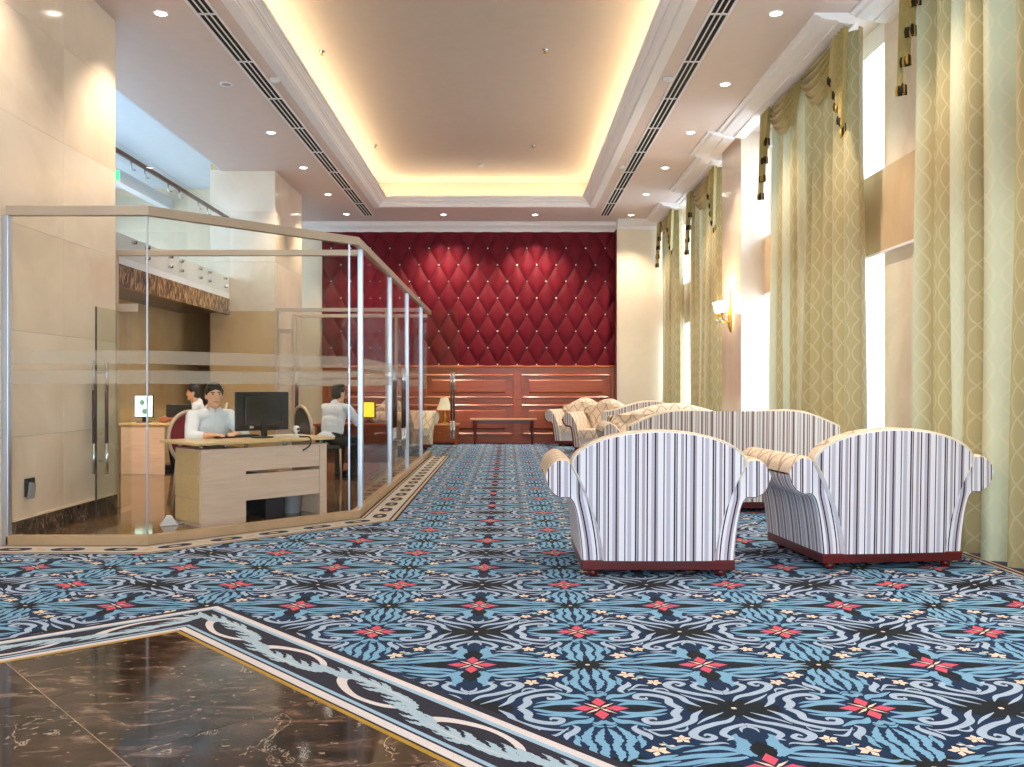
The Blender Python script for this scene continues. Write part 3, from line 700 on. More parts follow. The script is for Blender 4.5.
# ---- window wall: piers, band, windows
struct(bx('wall_pier', XP, 4.0, 12.55, 13.66, 0, ZS, 'cream_marble_2'), 'marble pier with wall sconce between the curtains')
struct(bx('wall_right', XW - 0.02, 4.0, 7.75, 8.65, 0, ZS, 'cream_marble_3'), 'marble wall strip between the two nearest windows')
struct(bx('wall_right_far', XW - 0.02, 4.0, 16.35, 16.6, 0, ZS, 'cream_marble_1'), 'marble wall strip between the two far windows')
struct(bx('wall_right_near', XW - 0.02, 4.0, YN, 4.4, 0, ZS, 'cream_marble_1'), 'marble wall beside the viewer')
WINS = [(4.4, 7.75), (8.65, 12.55), (13.66, 16.35), (16.6, YC)]
for k, (y0, y1) in enumerate(WINS):
    wn = struct(empty('window_%d' % (k + 1), (XW, (y0 + y1) / 2, 0)), 'tall bright window %s' % ('behind the nearest curtain', 'behind the second curtain', 'behind the third curtain', 'behind the far curtain')[k])
    h = (y1 - y0) / 2
    bx('window_sill', 0.0, 0.2, -h, h, 0, 0.12, 'cream_marble_1', wn)
    bx('window_head', 0.0, 0.2, -h, h, 4.72, ZS, 'white_paint', wn)
    for yy in (-h + 0.03, h - 0.03): bx('jamb', 0.06, 0.14, yy - 0.03, yy + 0.03, 0.12, 4.72, 'white_paint', wn)
    bx('mullion', 0.08, 0.12, -0.02, 0.02, 0.12, 4.72, 'white_paint', wn)
    for s_ in (-1, 1):
        for z0, z1 in ((0.12, 2.60), (3.42, 4.72)):
            bx('pane', 0.095, 0.105, min(0.02 * s_, s_ * (h - 0.06)), max(0.02 * s_, s_ * (h - 0.06)), z0, z1, 'window_glass', wn)
for k, (y0, y1) in enumerate(((4.4, 12.55), (13.66, YC))):
    o = struct(bx('trim_%d' % (20 + k), XW - 0.06, 3.98, y0, y1, 2.60, 3.42, 'beige_band'), 'beige polished stone band across the %s windows' % ('near', 'far')[k])
    bx('ledge', XW - 0.075, XW - 0.02, y0, y1, 2.575, 2.60, 'white_paint', o)
# ---- wall behind the viewer with a wide glazed entrance
g = MB(); g.box(-4.2, -3.5, YN - 0.2, YN, 0, 5.2); g.box(3.5, 4.2, YN - 0.2, YN, 0, 5.2); g.box(-3.5, 3.5, YN - 0.2, YN, 4.5, 5.2)
struct(g.build('wall_front', 'cream_marble_0'), 'cream marble wall around the glazed entrance')
en = struct(empty('window_8', (0, YN - 0.1, 0)), 'wide glazed entrance')
for k in range(5): bx('mullion', -3.47 + k * 1.735 - 0.03, -3.47 + k * 1.735 + 0.03, -0.03, 0.03, 0, 4.5, 'aluminium', en)
for k in range(4): bx('pane', -3.44 + k * 1.735, -1.765 + k * 1.735, -0.006, 0.006, 0.0, 4.5, 'window_glass', en)

# ================================================================== RED WALL
tw = empty('tufted_wall_panel', ((XR0 + XR1) / 2, YB, ZW), 0, 'wine red padded wall panel of buttoned diamonds above wooden panelling', 'wall panel')
cx0 = (XR0 + XR1) / 2
DW, DH = 0.442, 0.749
bx('backing', XR0 - cx0, XR1 - 0.02 - cx0, 0.02, 0.06, 0, ZT - ZW + 0.02, 'seam_dark', tw)
def pillow_mesh():
    mb = MB(); n = 8
    def fn(s_, t_):
        a, b_ = 2 * s_ - 1, 2 * t_ - 1
        e = 0.965
        return ((a - b_) / 2 * DW / 2 * 1.0 * e, 0.018 - 0.050 * (1 - abs(a) ** 2.6) ** 0.75 * (1 - abs(b_) ** 2.6) ** 0.75, (a + b_) / 2 * DH / 2 * e)
    mb.grid(fn, n, n, 'wine_leather', None, True, False)
    return mb
pm = pillow_mesh().build('diamond_pad', None, tw); pme = pm.data
pm['proto'] = 1
bmesh_btn = MB().lathe([(0.0, -0.0), (0.016, 0.0), (0.016, 0.006), (0.010, 0.014), (0.0, 0.017)], 0, 0, 8, 'white_plastic')
btn = bmesh_btn.build('button', None, tw); bme = btn.data
for v in bme.vertices: v.co = Vector((v.co.x, -v.co.z, v.co.y))
bx0, bz0 = -2.203 - cx0, 4.39 - ZW
xa, xb, za, zb_ = XR0 - cx0 + 0.005, XR1 - 0.025 - cx0, 0.004, ZT - ZW - 0.004
first = True; fb = True
for j in range(-9, 4):
    for i in range(-6, 14):
        x = bx0 + i * DW + (DW / 2 if j % 2 == 0 else 0); z = bz0 + j * DH / 2
        if x - DW / 2 > xb or x + DW / 2 < xa or z - DH / 2 > zb_ or z + DH / 2 < za: continue
        inside = x - DW / 2 >= xa and x + DW / 2 <= xb and z - DH / 2 >= za and z + DH / 2 <= zb_
        if inside:
            o = pm if first else link('diamond_pad', pme, tw); first = False
        else:
            bm = bmesh.new(); bm.from_mesh(pme)
            for co_, no_ in (((xa - x, 0, 0), (-1, 0, 0)), ((xb - x, 0, 0), (1, 0, 0)), ((0, 0, za - z), (0, 0, -1)), ((0, 0, zb_ - z), (0, 0, 1))):
                bmesh.ops.bisect_plane(bm, geom=bm.verts[:] + bm.edges[:] + bm.faces[:], plane_co=co_, plane_no=no_, clear_outer=True)
            if len(bm.faces) < 2: bm.free(); continue
            me = bpy.data.meshes.new('diamond_pad'); bm.to_mesh(me); bm.free()
            me.materials.append(MATS['wine_leather'])
            o = link('diamond_pad', me, tw)
        o.location = (x, 0, z)
        xbtn, zbtn = x + DW / 2, z                                    # each diamond brings its right-hand button
        if xa + 0.03 < xbtn < xb - 0.03 and za < zbtn < zb_ - 0.03:
            q = btn if fb else link('button', bme, tw); fb = False
            q.location = (xbtn, 0.008, zbtn)
# wainscot
wc = empty('wooden_wainscot', (cx0, YB, 0), 0, 'glossy cherry wood panelling with mouldings below the red padded wall', 'wainscot')
hw = (XR1 - 0.02 - XR0) / 2
bx('back_board', -hw, hw, 0.02, 0.06, 0, ZW, 'cherry_wood', wc)
bx('base_rail', -hw, hw, -0.005, 0.02, 0.0, 0.16, 'cherry_wood', wc, 0.004)
bx('middle_rail', -hw, hw, 0.0, 0.02, 0.88, 0.98, 'cherry_wood', wc, 0.003)
bx('top_rail', -hw, hw, 0.0, 0.02, 1.56, 1.70, 'cherry_wood', wc, 0.003)
MB().prism([(0.03, ZW), (-0.005, ZW), (-0.038, ZW - 0.035), (-0.038, ZW - 0.045), (0.0, 1.70), (0.03, 1.70)], -hw, hw, None, 'x').build('cap_moulding', 'cherry_wood', wc)
pw = 2 * hw / 3
for k in range(4):
    xs = -hw + k * pw
    bx('stile', max(-hw, xs - 0.09), min(hw, xs + 0.09), -0.002, 0.02, 0.16, 1.70, 'cherry_wood', wc, 0.003)
for k in range(3):
    xc = -hw + (k + 0.5) * pw; ph = pw / 2 - 0.11
    for z0, z1 in ((1.0, 1.55), (0.18, 0.87)):
        g = MB(); dpm = 0.05
        for zz in (z1, z0 + 0.05): g.prism([(0.02, zz), (-0.006, zz), (-0.03, zz - 0.03), (-0.03, zz - 0.042), (0.02, zz - 0.05)], xc - ph, xc + ph, None, 'x')
        g.box(xc - ph, xc - ph + 0.04, -0.026, 0.02, z0 + 0.05, z1 - 0.05); g.box(xc + ph - 0.04, xc + ph, -0.026, 0.02, z0 + 0.05, z1 - 0.05)
        g.build('panel_moulding', 'cherry_wood', wc)
        MB().prism([(0.02, z1 - 0.12), (0.0, z1 - 0.12), (-0.022, z1 - 0.15), (-0.022, z0 + 0.15), (0.0, z0 + 0.12), (0.02, z0 + 0.12)], xc - ph + 0.16, xc + ph - 0.16, None, 'x').build('raised_panel', 'cherry_wood', wc, 0.002)
so = empty('wall_socket', ((539.5 - VX) / F * YB, YB - 0.002, 0.36), 0, 'white wall socket plate on the wood panelling behind the bench end', 'socket')
bx('plate', -0.075, 0.075, -0.014, -0.002, 0, 0.08, 'white_plastic', so, 0.004)
for s_ in (-0.035, 0.035): bx('outlet', s_ - 0.018, s_ + 0.018, -0.017, -0.013, 0.02, 0.06, 'grey_plastic', so)
# bench
bn = empty('console_bench', ((503.5 - VX) / F * 19.05, 19.05, 0), 0, 'long low reddish wooden bench against the panelling', 'bench')
bx('top', -0.73, 0.73, -0.2, 0.2, 0.53, 0.57, 'cherry_lit_top', bn, 0.008); bx('apron', -0.66, 0.66, -0.15, 0.15, 0.46, 0.53, 'red_wood', bn, 0.004)
for sx in (-1, 1):
    for sy in (-1, 1):
        MB().lathe([(0.028, 0), (0.022, 0.05), (0.03, 0.2), (0.024, 0.32), (0.036, 0.4), (0.036, 0.53)], sx * 0.63, sy * 0.13, 10).build('leg', 'red_wood', bn)
# side table with lamp
tb = empty('side_table', ((438.5 - VX) / F * 18.95, 18.95, 0), 0, 'reddish wooden cabinet table with lamp beside the bench', 'side table')
bx('top', -0.47, 0.47, -0.26, 0.26, 0.42, 0.46, 'cherry_lit_top', tb, 0.008); bx('body', -0.43, 0.43, -0.23, 0.23, 0.1, 0.42, 'cherry_wood', tb, 0.005)
for s_ in (-1, 1):
    d = bx('door', s_ * 0.21 - 0.19, s_ * 0.21 + 0.19, -0.24, -0.23, 0.13, 0.39, 'cherry_wood', tb, 0.004)
    MB().tube([(s_ * 0.05, -0.24, 0.27), (s_ * 0.05, -0.26, 0.27)], 0.012, 8).build('knob', 'brass', d)
for sx in (-1, 1):
    for sy in (-1, 1): bx('leg', sx * 0.39 - 0.03, sx * 0.39 + 0.03, sy * 0.19 - 0.03, sy * 0.19 + 0.03, 0, 0.1, 'cherry_wood', tb, 0.006)
lp = empty('table_lamp', ((444.5 - VX) / F * 18.95, 18.95, 0.46), 0, 'table lamp with white bell shade on the side table', 'lamp')
MB().lathe([(0.07, 0), (0.07, 0.015), (0.03, 0.03), (0.02, 0.06), (0.05, 0.13), (0.035, 0.2), (0.018, 0.26), (0.012, 0.36)], 0, 0, 14).build('base', 'brass', lp)
g = MB(); g.tube([(0, 0, 0.3), (0, 0, 0.4), (0, 0, 0.5), (0, 0, 0.56)], [0.18, 0.135, 0.10, 0.085], 20, None, False); g.build('shade', 'shade_cloth', lp)
tl = empty('desk_telephone', ((434 - VX) / F * 18.9, 18.88, 0.46), 0, 'small pale telephone on the side table beside the lamp', 'telephone')
bx('body', -0.08, 0.08, -0.09, 0.09, 0, 0.045, 'shade_cloth', tl, 0.012); MB().tube([(-0.09, 0.03, 0.06), (-0.06, 0.03, 0.075), (0.06, 0.03, 0.075), (0.09, 0.03, 0.06)], 0.018, 8).build('handset', 'shade_cloth', tl)

# ================================================================== SOFAS AND ARMCHAIRS
def curve_at(pts, t):
    x = t * (len(pts) - 1); i = min(int(x), len(pts) - 2); f = x - i
    return tuple(a + (b_ - a) * f for a, b_ in zip(pts[i], pts[i + 1]))
OUT = [(0, .115), (.012, .25), (.03, .38), (.052, .475), (.085, .512), (.14, .512), (.195, .548), (.226, .61), (.234, .65)]
INN = [(-.145, .115), (-.125, .26), (-.095, .42), (-.05, .56), (0, .665), (.05, .738), (.11, .778), (.17, .765), (.215, .72), (.235, .66)]
OUTs = catmull(OUT, 3); INNs = catmull(INN, 3)
def seat_unit(name, label, cat, hw, depth, back, loc, rz, stripe='stripe_cool', arms=True, inner='damask', trim=False, seats=1, group=None):
    """hw: half width of the base; back(x in -1..1) -> height of the back; front is +y, the outer back is at y = 0"""
    t = empty(name, (loc[0], loc[1], 0), rz, label, cat, group)
    bx('plinth', -hw, hw, 0.02, depth - 0.03, 0.05, 0.115, 'red_wood', t, 0.006)
    for sx in (-1, 1):
        for y in (0.09, depth - 0.12):
            MB().lathe([(0.022, 0), (0.034, 0.012), (0.036, 0.03), (0.028, 0.052)], sx * (hw - 0.08), y, 12).build('leg', 'red_wood', t)
    aw = 0.07                                                  # the back grows this much wider than the base at shoulder height
    # outline of the back: up the inner arm curve, over the arch
    base_in = hw - 0.13 if arms else hw
    out = []
    N = 12
    zsh = back(1.0)
    for i in range(N + 1):
        z = 0.115 + (zsh - 0.115) * i / N; f = (z - 0.115) / (zsh - 0.115)
        x = base_in + (hw + aw - base_in) * (f ** 1.6) if arms else hw
        out.append((x, z))
    NA = 40
    top = []
    xs = out[-1][0]
    for i in range(1, NA):
        a = 1 - 2 * i / NA
        a = math.copysign(1 - (1 - abs(a)) ** 1.6, a) if arms else a
        top.append((a * xs, back(a)))
    full = out + top + [(-x, z) for x, z in reversed(out)]
    n = len(full)
    def inset(d):
        r = []
        for i, (x, z) in enumerate(full):
            x0, z0 = full[max(i - 1, 0)]; x1, z1 = full[min(i + 1, n - 1)]
            dx, dz = x1 - x0, z1 - z0; l = math.hypot(dx, dz) or 1
            r.append((x - dz / l * d, max(0.115, z + dx / l * d)))
        return r
    lean = lambda y, z: y - 0.03 * (z - 0.115)
    # outer back: striped, slightly domed, made of columns so the stripes stay straight
    g = MB()
    ri = inset(0.012)
    m2 = n // 2
    half = [ri[i] for i in range(n)]
    k = g.mi(stripe)
    for i in range(m2):
        a, b_ = half[i], half[i + 1]; c, d = half[n - 2 - i], half[n - 1 - i]
        cols = 10
        for j in range(cols):
            f0, f1 = j / cols, (j + 1) / cols
            P_ = [(a[0] + (d[0] - a[0]) * f0, a[1] + (d[1] - a[1]) * f0), (a[0] + (d[0] - a[0]) * f1, a[1] + (d[1] - a[1]) * f1),
                  (b_[0] + (c[0] - b_[0]) * f1, b_[1] + (c[1] - b_[1]) * f1), (b_[0] + (c[0] - b_[0]) * f0, b_[1] + (c[1] - b_[1]) * f0)]
            q = g.add([(x, lean(0.004 - 0.02 * (1 - (x / (hw + aw)) ** 2), z), z) for x, z in P_]); g.face([q, q + 1, q + 2, q + 3], k, P_, True)
    bmm = g
    rim0, rim1 = ri, full
    a = g.add([(x, lean(0.004 - 0.02 * (1 - (x / (hw + aw)) ** 2), z), z) for x, z in rim0]); b2 = g.add([(x, lean(0.03, z), z) for x, z in rim1])
    for i in range(n - 1): g.face([a + i, a + i + 1, b2 + i + 1, b2 + i], k, [(0.008, 0), (0.008, 0.1), (0.012, 0.1), (0.012, 0)], True)
    ob = g.build('outer_back', None, t)
    # inner back: damask wrapped over the top
    g = MB(); k = g.mi(inner)
    r3 = inset(0.03)
    lay = [(full, 0.03, 0.0), (full, 0.13, 0.004), (r3, 0.20, 0.0), (inset(0.09), 0.225, 0.0)]
    idx = [g.add([(x, lean(y, z), z + dz) for x, z in ring]) for ring, y, dz in lay]
    ys = (0, 0.1, 0.18, 0.25)
    for q in range(3):
        al = 0
        for i in range(n - 1):
            l = math.hypot(full[i + 1][0] - full[i][0], full[i + 1][1] - full[i][1])
            g.face([idx[q] + i, idx[q] + i + 1, idx[q + 1] + i + 1, idx[q + 1] + i], k, [(al, ys[q]), (al + l, ys[q]), (al + l, ys[q + 1]), (al, ys[q + 1])], True); al += l
    last = inset(0.09)
    for i in range(n // 2):
        aa, bb_, cc_, dd = last[i], last[i + 1], last[n - 2 - i], last[n - 1 - i]
        q = g.add([(p[0], lean(0.225 + 0.02 * min(1, (0.6 - abs(p[0])) if abs(p[0]) < 0.6 else 0), p[1]), p[1]) for p in (aa, bb_, cc_, dd)])
        g.face([q, q + 1, q + 2, q + 3], k, [aa, bb_, cc_, dd], True)
    g.build('backrest', None, t)
    # piping along the arch
    g = MB(); g.tube([(x, lean(0.006, z), z + 0.004) for x, z in inset(0.006)[N - 2:n - N + 2]], 0.007, 6); g.build('piping', 'piping', t)
    y1 = depth
    if arms:
        for sx in (-1, 1):
            g = MB(); ks, kd = g.mi(stripe), g.mi(inner)
            nt_ = 26
            O = [curve_at(OUTs, i / nt_) for i in range(nt_ + 1)]; I = [curve_at(INNs, i / nt_) for i in range(nt_ + 1)]
            px = lambda p: sx * (hw + p[0])
            yr = [0.022, 0.036, 0.06, y1 - 0.05, y1 - 0.02, y1]
            sh = [0.014, 0.004, 0.0, 0.0, 0.004, 0.014]
            def ringpt(i, which, s_):
                o_, in_ = O[i], I[i]
                f = s_ / max(0.03, math.hypot(o_[0] - in_[0], o_[1] - in_[1]))
                f = min(f, 0.45)
                p = (o_[0] + (in_[0] - o_[0]) * f, o_[1] + (in_[1] - o_[1]) * f) if which == 0 else (in_[0] + (o_[0] - in_[0]) * f, in_[1] + (o_[1] - in_[1]) * f)
                return p
            al = [0]
            for i in range(nt_): al.append(al[-1] + math.hypot(I[i + 1][0] - I[i][0], I[i + 1][1] - I[i][1]))
            for which, km in ((0, ks), (1, kd)):
                base = [g.add([(px(ringpt(i, which, s_)), y, ringpt(i, which, s_)[1]) for i in range(nt_ + 1)]) for y, s_ in zip(yr, sh)]
                for q in range(len(yr) - 1):
                    for i in range(nt_):
                        g.face([base[q] + i, base[q] + i + 1, base[q + 1] + i + 1, base[q + 1] + i], km,
                               [(yr[q], al[i]), (yr[q], al[i + 1]), (yr[q + 1], al[i + 1]), (yr[q + 1], al[i])], True)
            for y, s_ in ((yr[0], sh[0]), (yr[-1], sh[-1])):          # scroll faces, stripes follow the curve
                for i in range(nt_):
                    for c in range(3):
                        def pt(ii, f):
                            a_, b3 = ringpt(ii, 0, s_), ringpt(ii, 1, s_); return (a_[0] + (b3[0] - a_[0]) * f, a_[1] + (b3[1] - a_[1]) * f)
                        P_ = [pt(i, c / 3), pt(i, (c + 1) / 3), pt(i + 1, (c + 1) / 3), pt(i + 1, c / 3)]
                        q = g.add([(px(p), y, p[1]) for p in P_])
                        g.face([q, q + 1, q + 2, q + 3], ks, [(p[0] - 0.065 * min(1.0, max(0.0, (p[1] - 0.115) / 0.40)) ** 1.6 + 0.02, p[1]) for p in P_], True)
            # close tip
            ar = g.build('armrest', None, t)
            if trim:
                g = MB(); g.tube([(px(p), y1 + 0.004, p[1]) for p in O], 0.016, 6); g.build('front_trim', 'red_wood', ar)
    # seat
    sw = hw - 0.10 if arms else hw - 0.02
    bx('seat_base', -sw, sw, 0.18, depth - 0.05, 0.115, 0.30, stripe, t, 0.01)
    for k2 in range(seats):
        x0, x1 = -sw + 2 * sw * k2 / seats, -sw + 2 * sw * (k2 + 1) / seats
        o = MB(); kk = o.mi(inner)
        o.grid(lambda a_, b_: (x0 + (x1 - x0) * a_, 0.2 + (depth - 0.2) * b_, 0.44 + 0.035 * (1 - (2 * a_ - 1) ** 4) * (1 - (2 * b_ - 1) ** 4)), 8, 8, inner, lambda a_, b_: (x0 + (x1 - x0) * a_, b_ * depth))
        for (ya, yb2) in ((0.2, depth),):
            q = o.add([(x0, ya, 0.30), (x1, ya, 0.30), (x1, yb2, 0.30), (x0, yb2, 0.30), (x0, ya, 0.44), (x1, ya, 0.44), (x1, yb2, 0.44), (x0, yb2, 0.44)])
            for f in ((0, 1, 5, 4), (1, 2, 6, 5), (2, 3, 7, 6), (3, 0, 4, 7), (3, 2, 1, 0)): o.face([q + j for j in f], kk)
        o.build('seat_cushion', None, t)
    return t
arch = lambda a: 0.735 + 0.225 * math.sqrt(max(0, 1 - a * a))
humps = lambda a: (0.945 + 0.075 * math.sin(PI * abs(a)) ** 0.8) if abs(a) < 0.5 else 0.86 + 0.16 * math.cos(PI * (abs(a) - 0.5))
def camel(a): return 0.84 + 0.16 * (0.5 + 0.5 * math.cos(PI * a)) + 0.02 * (1 - a * a)
seat_unit('armchair', 'striped armchair seen from behind, left of the two nearest ones', 'armchair', 0.50, 0.95, arch, (0.985, 5.60), 0.0, 'stripe_cool', group='striped armchairs in the foreground')
seat_unit('armchair', 'striped armchair seen from behind in front of the nearest curtain', 'armchair', 0.50, 0.98, arch, (2.63, 5.86), math.radians(6), 'stripe_cool', group='striped armchairs in the foreground')
seat_unit('sofa', 'striped sofa with two-humped back behind the nearest armchairs', 'sofa', 1.04, 0.9, humps, (2.23, 8.50), 0.0, 'stripe_warm', arms=False, seats=2)
seat_unit('sofa', 'beige damask sofa with camel back facing the striped two-humped sofa', 'sofa', 0.86, 0.9, camel, (2.34, 12.2), PI, 'stripe_warm', seats=2)
seat_unit('sofa', 'striped sofa seen from behind, second row towards the red wall', 'sofa', 0.80, 0.9, camel, (2.40, 14.5), 0.0, 'stripe_warm', arms=False, seats=2)
seat_unit('armchair', 'beige damask armchair with striped arms facing out near the wood panelling', 'armchair', 0.40, 0.9, camel, (2.02, 17.0), PI - math.radians(26), 'stripe_warm', trim=True)
seat_unit('armchair', 'beige damask armchair in the far corner by the red wall', 'armchair', 0.40, 0.85, camel, (1.72, 18.95), PI - math.radians(24), 'stripe_warm', trim=True)
seat_unit('armchair', 'pale armchair beyond the glass office next to the lamp table', 'armchair', 0.36, 0.8, camel, (-2.35, 17.3), -PI / 2 - 0.5, 'damask')

# ================================================================== CURTAINS
def make_curtain(label, y0, y1, xc, flare, first_tail=True, seed=0):
    rnd = random.Random(seed)
    t = empty('curtain', (xc, (y0 + y1) / 2, 0), 0, label, 'curtain', 'gold curtains with swags along the windows')
    L = y1 - y0; lam = 0.27; npl = max(4, round(L / lam)); ztop = 4.85
    ph = [rnd.uniform(-0.5, 0.5) for _ in range(npl + 2)]; am = [rnd.uniform(0.6, 1.25) for _ in range(npl + 2)]
    def fn(s_, v):
        z = 0.012 + v * (ztop - 0.012)
        k = 1 + flare * (1 - v) ** 1.5 * 0.5
        q = s_ * npl; i = int(min(q, npl - 1e-6))
        amp = 0.105 * am[i] * (0.75 + 0.35 * (1 - v))
        return (amp * math.sin(2 * PI * q + 0.5 * ph[i] * math.sin(PI * (q - i))) + 0.012 * math.sin(5 * v + q), (s_ - 0.5) * L * k + 0.02 * math.sin(2 * PI * q * 0.5 + v * 3), z)
    g = MB(); g.grid(fn, npl * 8, 14, 'curtain_cloth', lambda s_, v: (s_ * L * 2.1, v * ztop)); g.build('drape', None, t, fix=False)
    # swags: gathered crescents hanging from the cornice
    ns = 2 if L > 2.2 else 1
    if L > 3: ns = 3
    tail = 0.34
    sw = (L - 2 * tail * 0.6) / ns
    for k in range(ns):
        a0 = -L / 2 + tail * 0.6 + k * sw - 0.06; a1 = a0 + sw + 0.12
        D = 0.50 if L > 2 else 0.42
        def fs(s_, v):
            c = 1 - (2 * s_ - 1) ** 2
            drop = D * (v ** 0.9) * (0.22 + 0.78 * c ** 0.8)
            fold = 0.042 * math.cos(v * 2 * PI * 5.0) * (1 - v) ** 0.6
            inn = 0.16 * (v ** 0.8) * (1 - abs(2 * s_ - 1))
            return (-0.085 - 0.085 * math.sin(PI * min(1, v * 0.9)) * (0.4 + 0.6 * c) + fold * (0.4 + c), a0 + (a1 - a0) * (0.5 + (s_ - 0.5) * (1 - 0.16 * v)), ztop - drop + 0.0 * inn)
        g = MB(); g.grid(fs, 20, 44, 'swag_cloth', lambda s_, v: (s_ * sw, v * 0.9)); g.build('swag', None, t, fix=False)
    # tails: stepped accordion folds at both ends, with tassel fringe
    for sgn in (-1, 1):
        nf = 4
        def ft(s_, v):
            step = 1.18 - 0.72 * (math.floor(min(s_, 0.999) * nf) / (nf - 1))
            if sgn < 0: step = 1.18 - 0.72 * s_
            zz = ztop - v * step * (0.9 if L > 2 else 0.75)
            tri = abs(((s_ * nf) % 1.0) - 0.5) * 2
            return (-0.11 - 0.06 * tri - 0.03 * v, sgn * (L / 2 + 0.03 - s_ * tail), zz)
        g = MB(); g.grid(ft, 16, 8, 'swag_cloth', lambda s_, v: (s_ * 0.6, v * 1.2), False); tl_ = g.build('tail', None, t, fix=False)
        g = MB()
        for k in range(33):
            p = ft(k / 32, 1.0)
            g.tube([(p[0], p[1], p[2] + 0.015), (p[0] - 0.004, p[1], p[2] - 0.025), (p[0], p[1], p[2] - 0.07)], [0.008, 0.013, 0.010], 6, 'fringe_dark' if k % 3 else 'gold_trim')
        tag(g.build('fringe', None, tl_), 'dark and gold tassel fringe', kind='stuff')
    return t
make_curtain('olive gold curtain at the right edge of the picture, nearest of the four', 4.6, 7.33, 3.52, 0.02, seed=1)
make_curtain('olive gold curtain with two swags behind the striped two-humped sofa', 8.62, 11.40, 3.52, 0.05, seed=2)
make_curtain('olive gold curtain just beyond the marble pier with the sconce', 14.0, 16.1, 3.52, 0.0, seed=3)
make_curtain('olive gold curtain farthest away in the corner by the cream wall', 17.4, 19.05, 3.48, 0.0, seed=4)

# ---- wall sconce on the pier
sy = 13.1
sc = empty('wall_sconce', (XP, sy, 2.30), 0, 'lit brass wall sconce with frosted tulip shade on the marble pier', 'wall lamp')
g = MB(); g.tube([(-0.012, 0, -0.22), (-0.02, 0, -0.12), (-0.02, 0, 0.1), (-0.012, 0, 0.45)], [0.012, 0.035, 0.03, 0.006], 10); g.build('backplate', 'brass', sc)
for s_ in (-1, 1):
    ar = MB().tube([(-0.02, 0, -0.05), (-0.08, s_ * 0.06, -0.08), (-0.15, s_ * 0.11, -0.03), (-0.17, s_ * 0.12, 0.06)], 0.009, 8).build('arm', 'brass', sc)
    MB().lathe([(0.012, 0.05), (0.045, 0.06), (0.03, 0.075)], -0.17, s_ * 0.12, 12).build('cup', 'brass', ar)
    g = MB(); g.tube([(-0.17, s_ * 0.12, z) for z in (0.07, 0.1, 0.15, 0.2, 0.235)], [0.03, 0.055, 0.062, 0.07, 0.09], 16, None, False); g.build('shade', 'sconce_glow', ar)
    for a in range(3):
        MB().lathe([(0.002, -0.02), (0.01, -0.04), (0.007, -0.06), (0.001, -0.08)], -0.17 + 0.03 * math.cos(a * 2.1), s_ * 0.12 + 0.03 * math.sin(a * 2.1), 6).build('crystal', 'chrome', ar)
l = bpy.data.lights.new('sconce_light', 'POINT'); l.energy = 22; l.color = (1, 0.72, 0.42); l.shadow_soft_size = 0.07
o = bpy.data.objects.new('sconce_light', l); C.objects.link(o); o.parent = sc; o.location = (-0.19, 0, 0.30)

# ================================================================== CEILING FITTINGS
WARM = (1.0, 0.84, 0.66)
ORD = ['nearest', 'second', 'third', 'fourth', 'fifth', 'sixth']
def downlight(x, y, label, watts, lit=True, aim=(0, 0, -1), angle=1.7):
    t = empty('ceiling_downlight', (x, y, ZS), 0, label, 'downlight', 'recessed downlights in the soffit')
    rp = [(0.078, 0.0), (0.076, -0.008), (0.060, -0.010), (0.054, -0.002)]
    g = MB(); g.grid(lambda s_, v: (rp[round(v * 3)][0] * math.cos(2 * PI * s_), rp[round(v * 3)][0] * math.sin(2 * PI * s_), rp[round(v * 3)][1]), 24, 3); g.build('trim_ring', 'white_paint', t, fix=False)
    MB().prism([(0.055 * math.cos(2 * PI * k / 20), 0.055 * math.sin(2 * PI * k / 20)) for k in range(20)], -0.005, -0.001).build('lamp', 'lamp_glow' if lit else 'grey_plastic', t)
    if lit: spot('downlight_beam', t, (0, 0, -0.03), aim, watts, WARM, angle, 0.8, 0.04)
DLW = 170
for k in range(6):
    y = 8.56 + 2.0 * k - (0.03 if k == 5 else 0)
    downlight(2.665, y, '%s lit downlight in the row above the windows' % ORD[k], DLW)
    downlight(-3.43, y if k < 5 else 18.45, ('%s lit downlight in the row above the glass office' % ORD[k]) if k != 1 else 'unlit downlight above the glass office', DLW, lit=(k != 1))
for x, nm in ((-1.36, 'left'), (0.60, 'right')):
    downlight(x, 18.5, 'lit downlight shining on the tufted red wall, %s of the middle pair' % nm, DLW * 1.25, aim=(0, 0.35, -1))
for k, y in enumerate((6.56, 4.56, 2.56)):                      # the rows run on towards the entrance
    for x, nm in ((2.665, 'window'), (-3.43, 'left')):
        downlight(x, y, 'lit downlight towards the entrance, %s row, %s' % (nm, ORD[k]), DLW * (0.5 if x < 0 else 1.0))
for k, y in enumerate((9.6, 10.8)):  # extra lamps kept out of view, added to brighten the area below the gallery
    t = empty('ceiling_downlight', (-5.2, y, 2.52), 0, '%s added lamp under the gallery, brightening the office' % ORD[k], 'downlight', 'lamps added under the gallery to brighten the office')
    MB().prism([(0.07 * math.cos(2 * PI * q / 20), 0.07 * math.sin(2 * PI * q / 20)) for q in range(20)], -0.012, 0.0).build('trim_ring', 'white_paint', t)
    MB().prism([(0.05 * math.cos(2 * PI * q / 20), 0.05 * math.sin(2 * PI * q / 20)) for q in range(20)], -0.014, -0.012).build('lamp', 'lamp_glow', t)
    spot('downlight_beam', t, (0, 0, -0.03), (0, 0.35, -1), 80, WARM, 2.3, 0.9, 0.04)
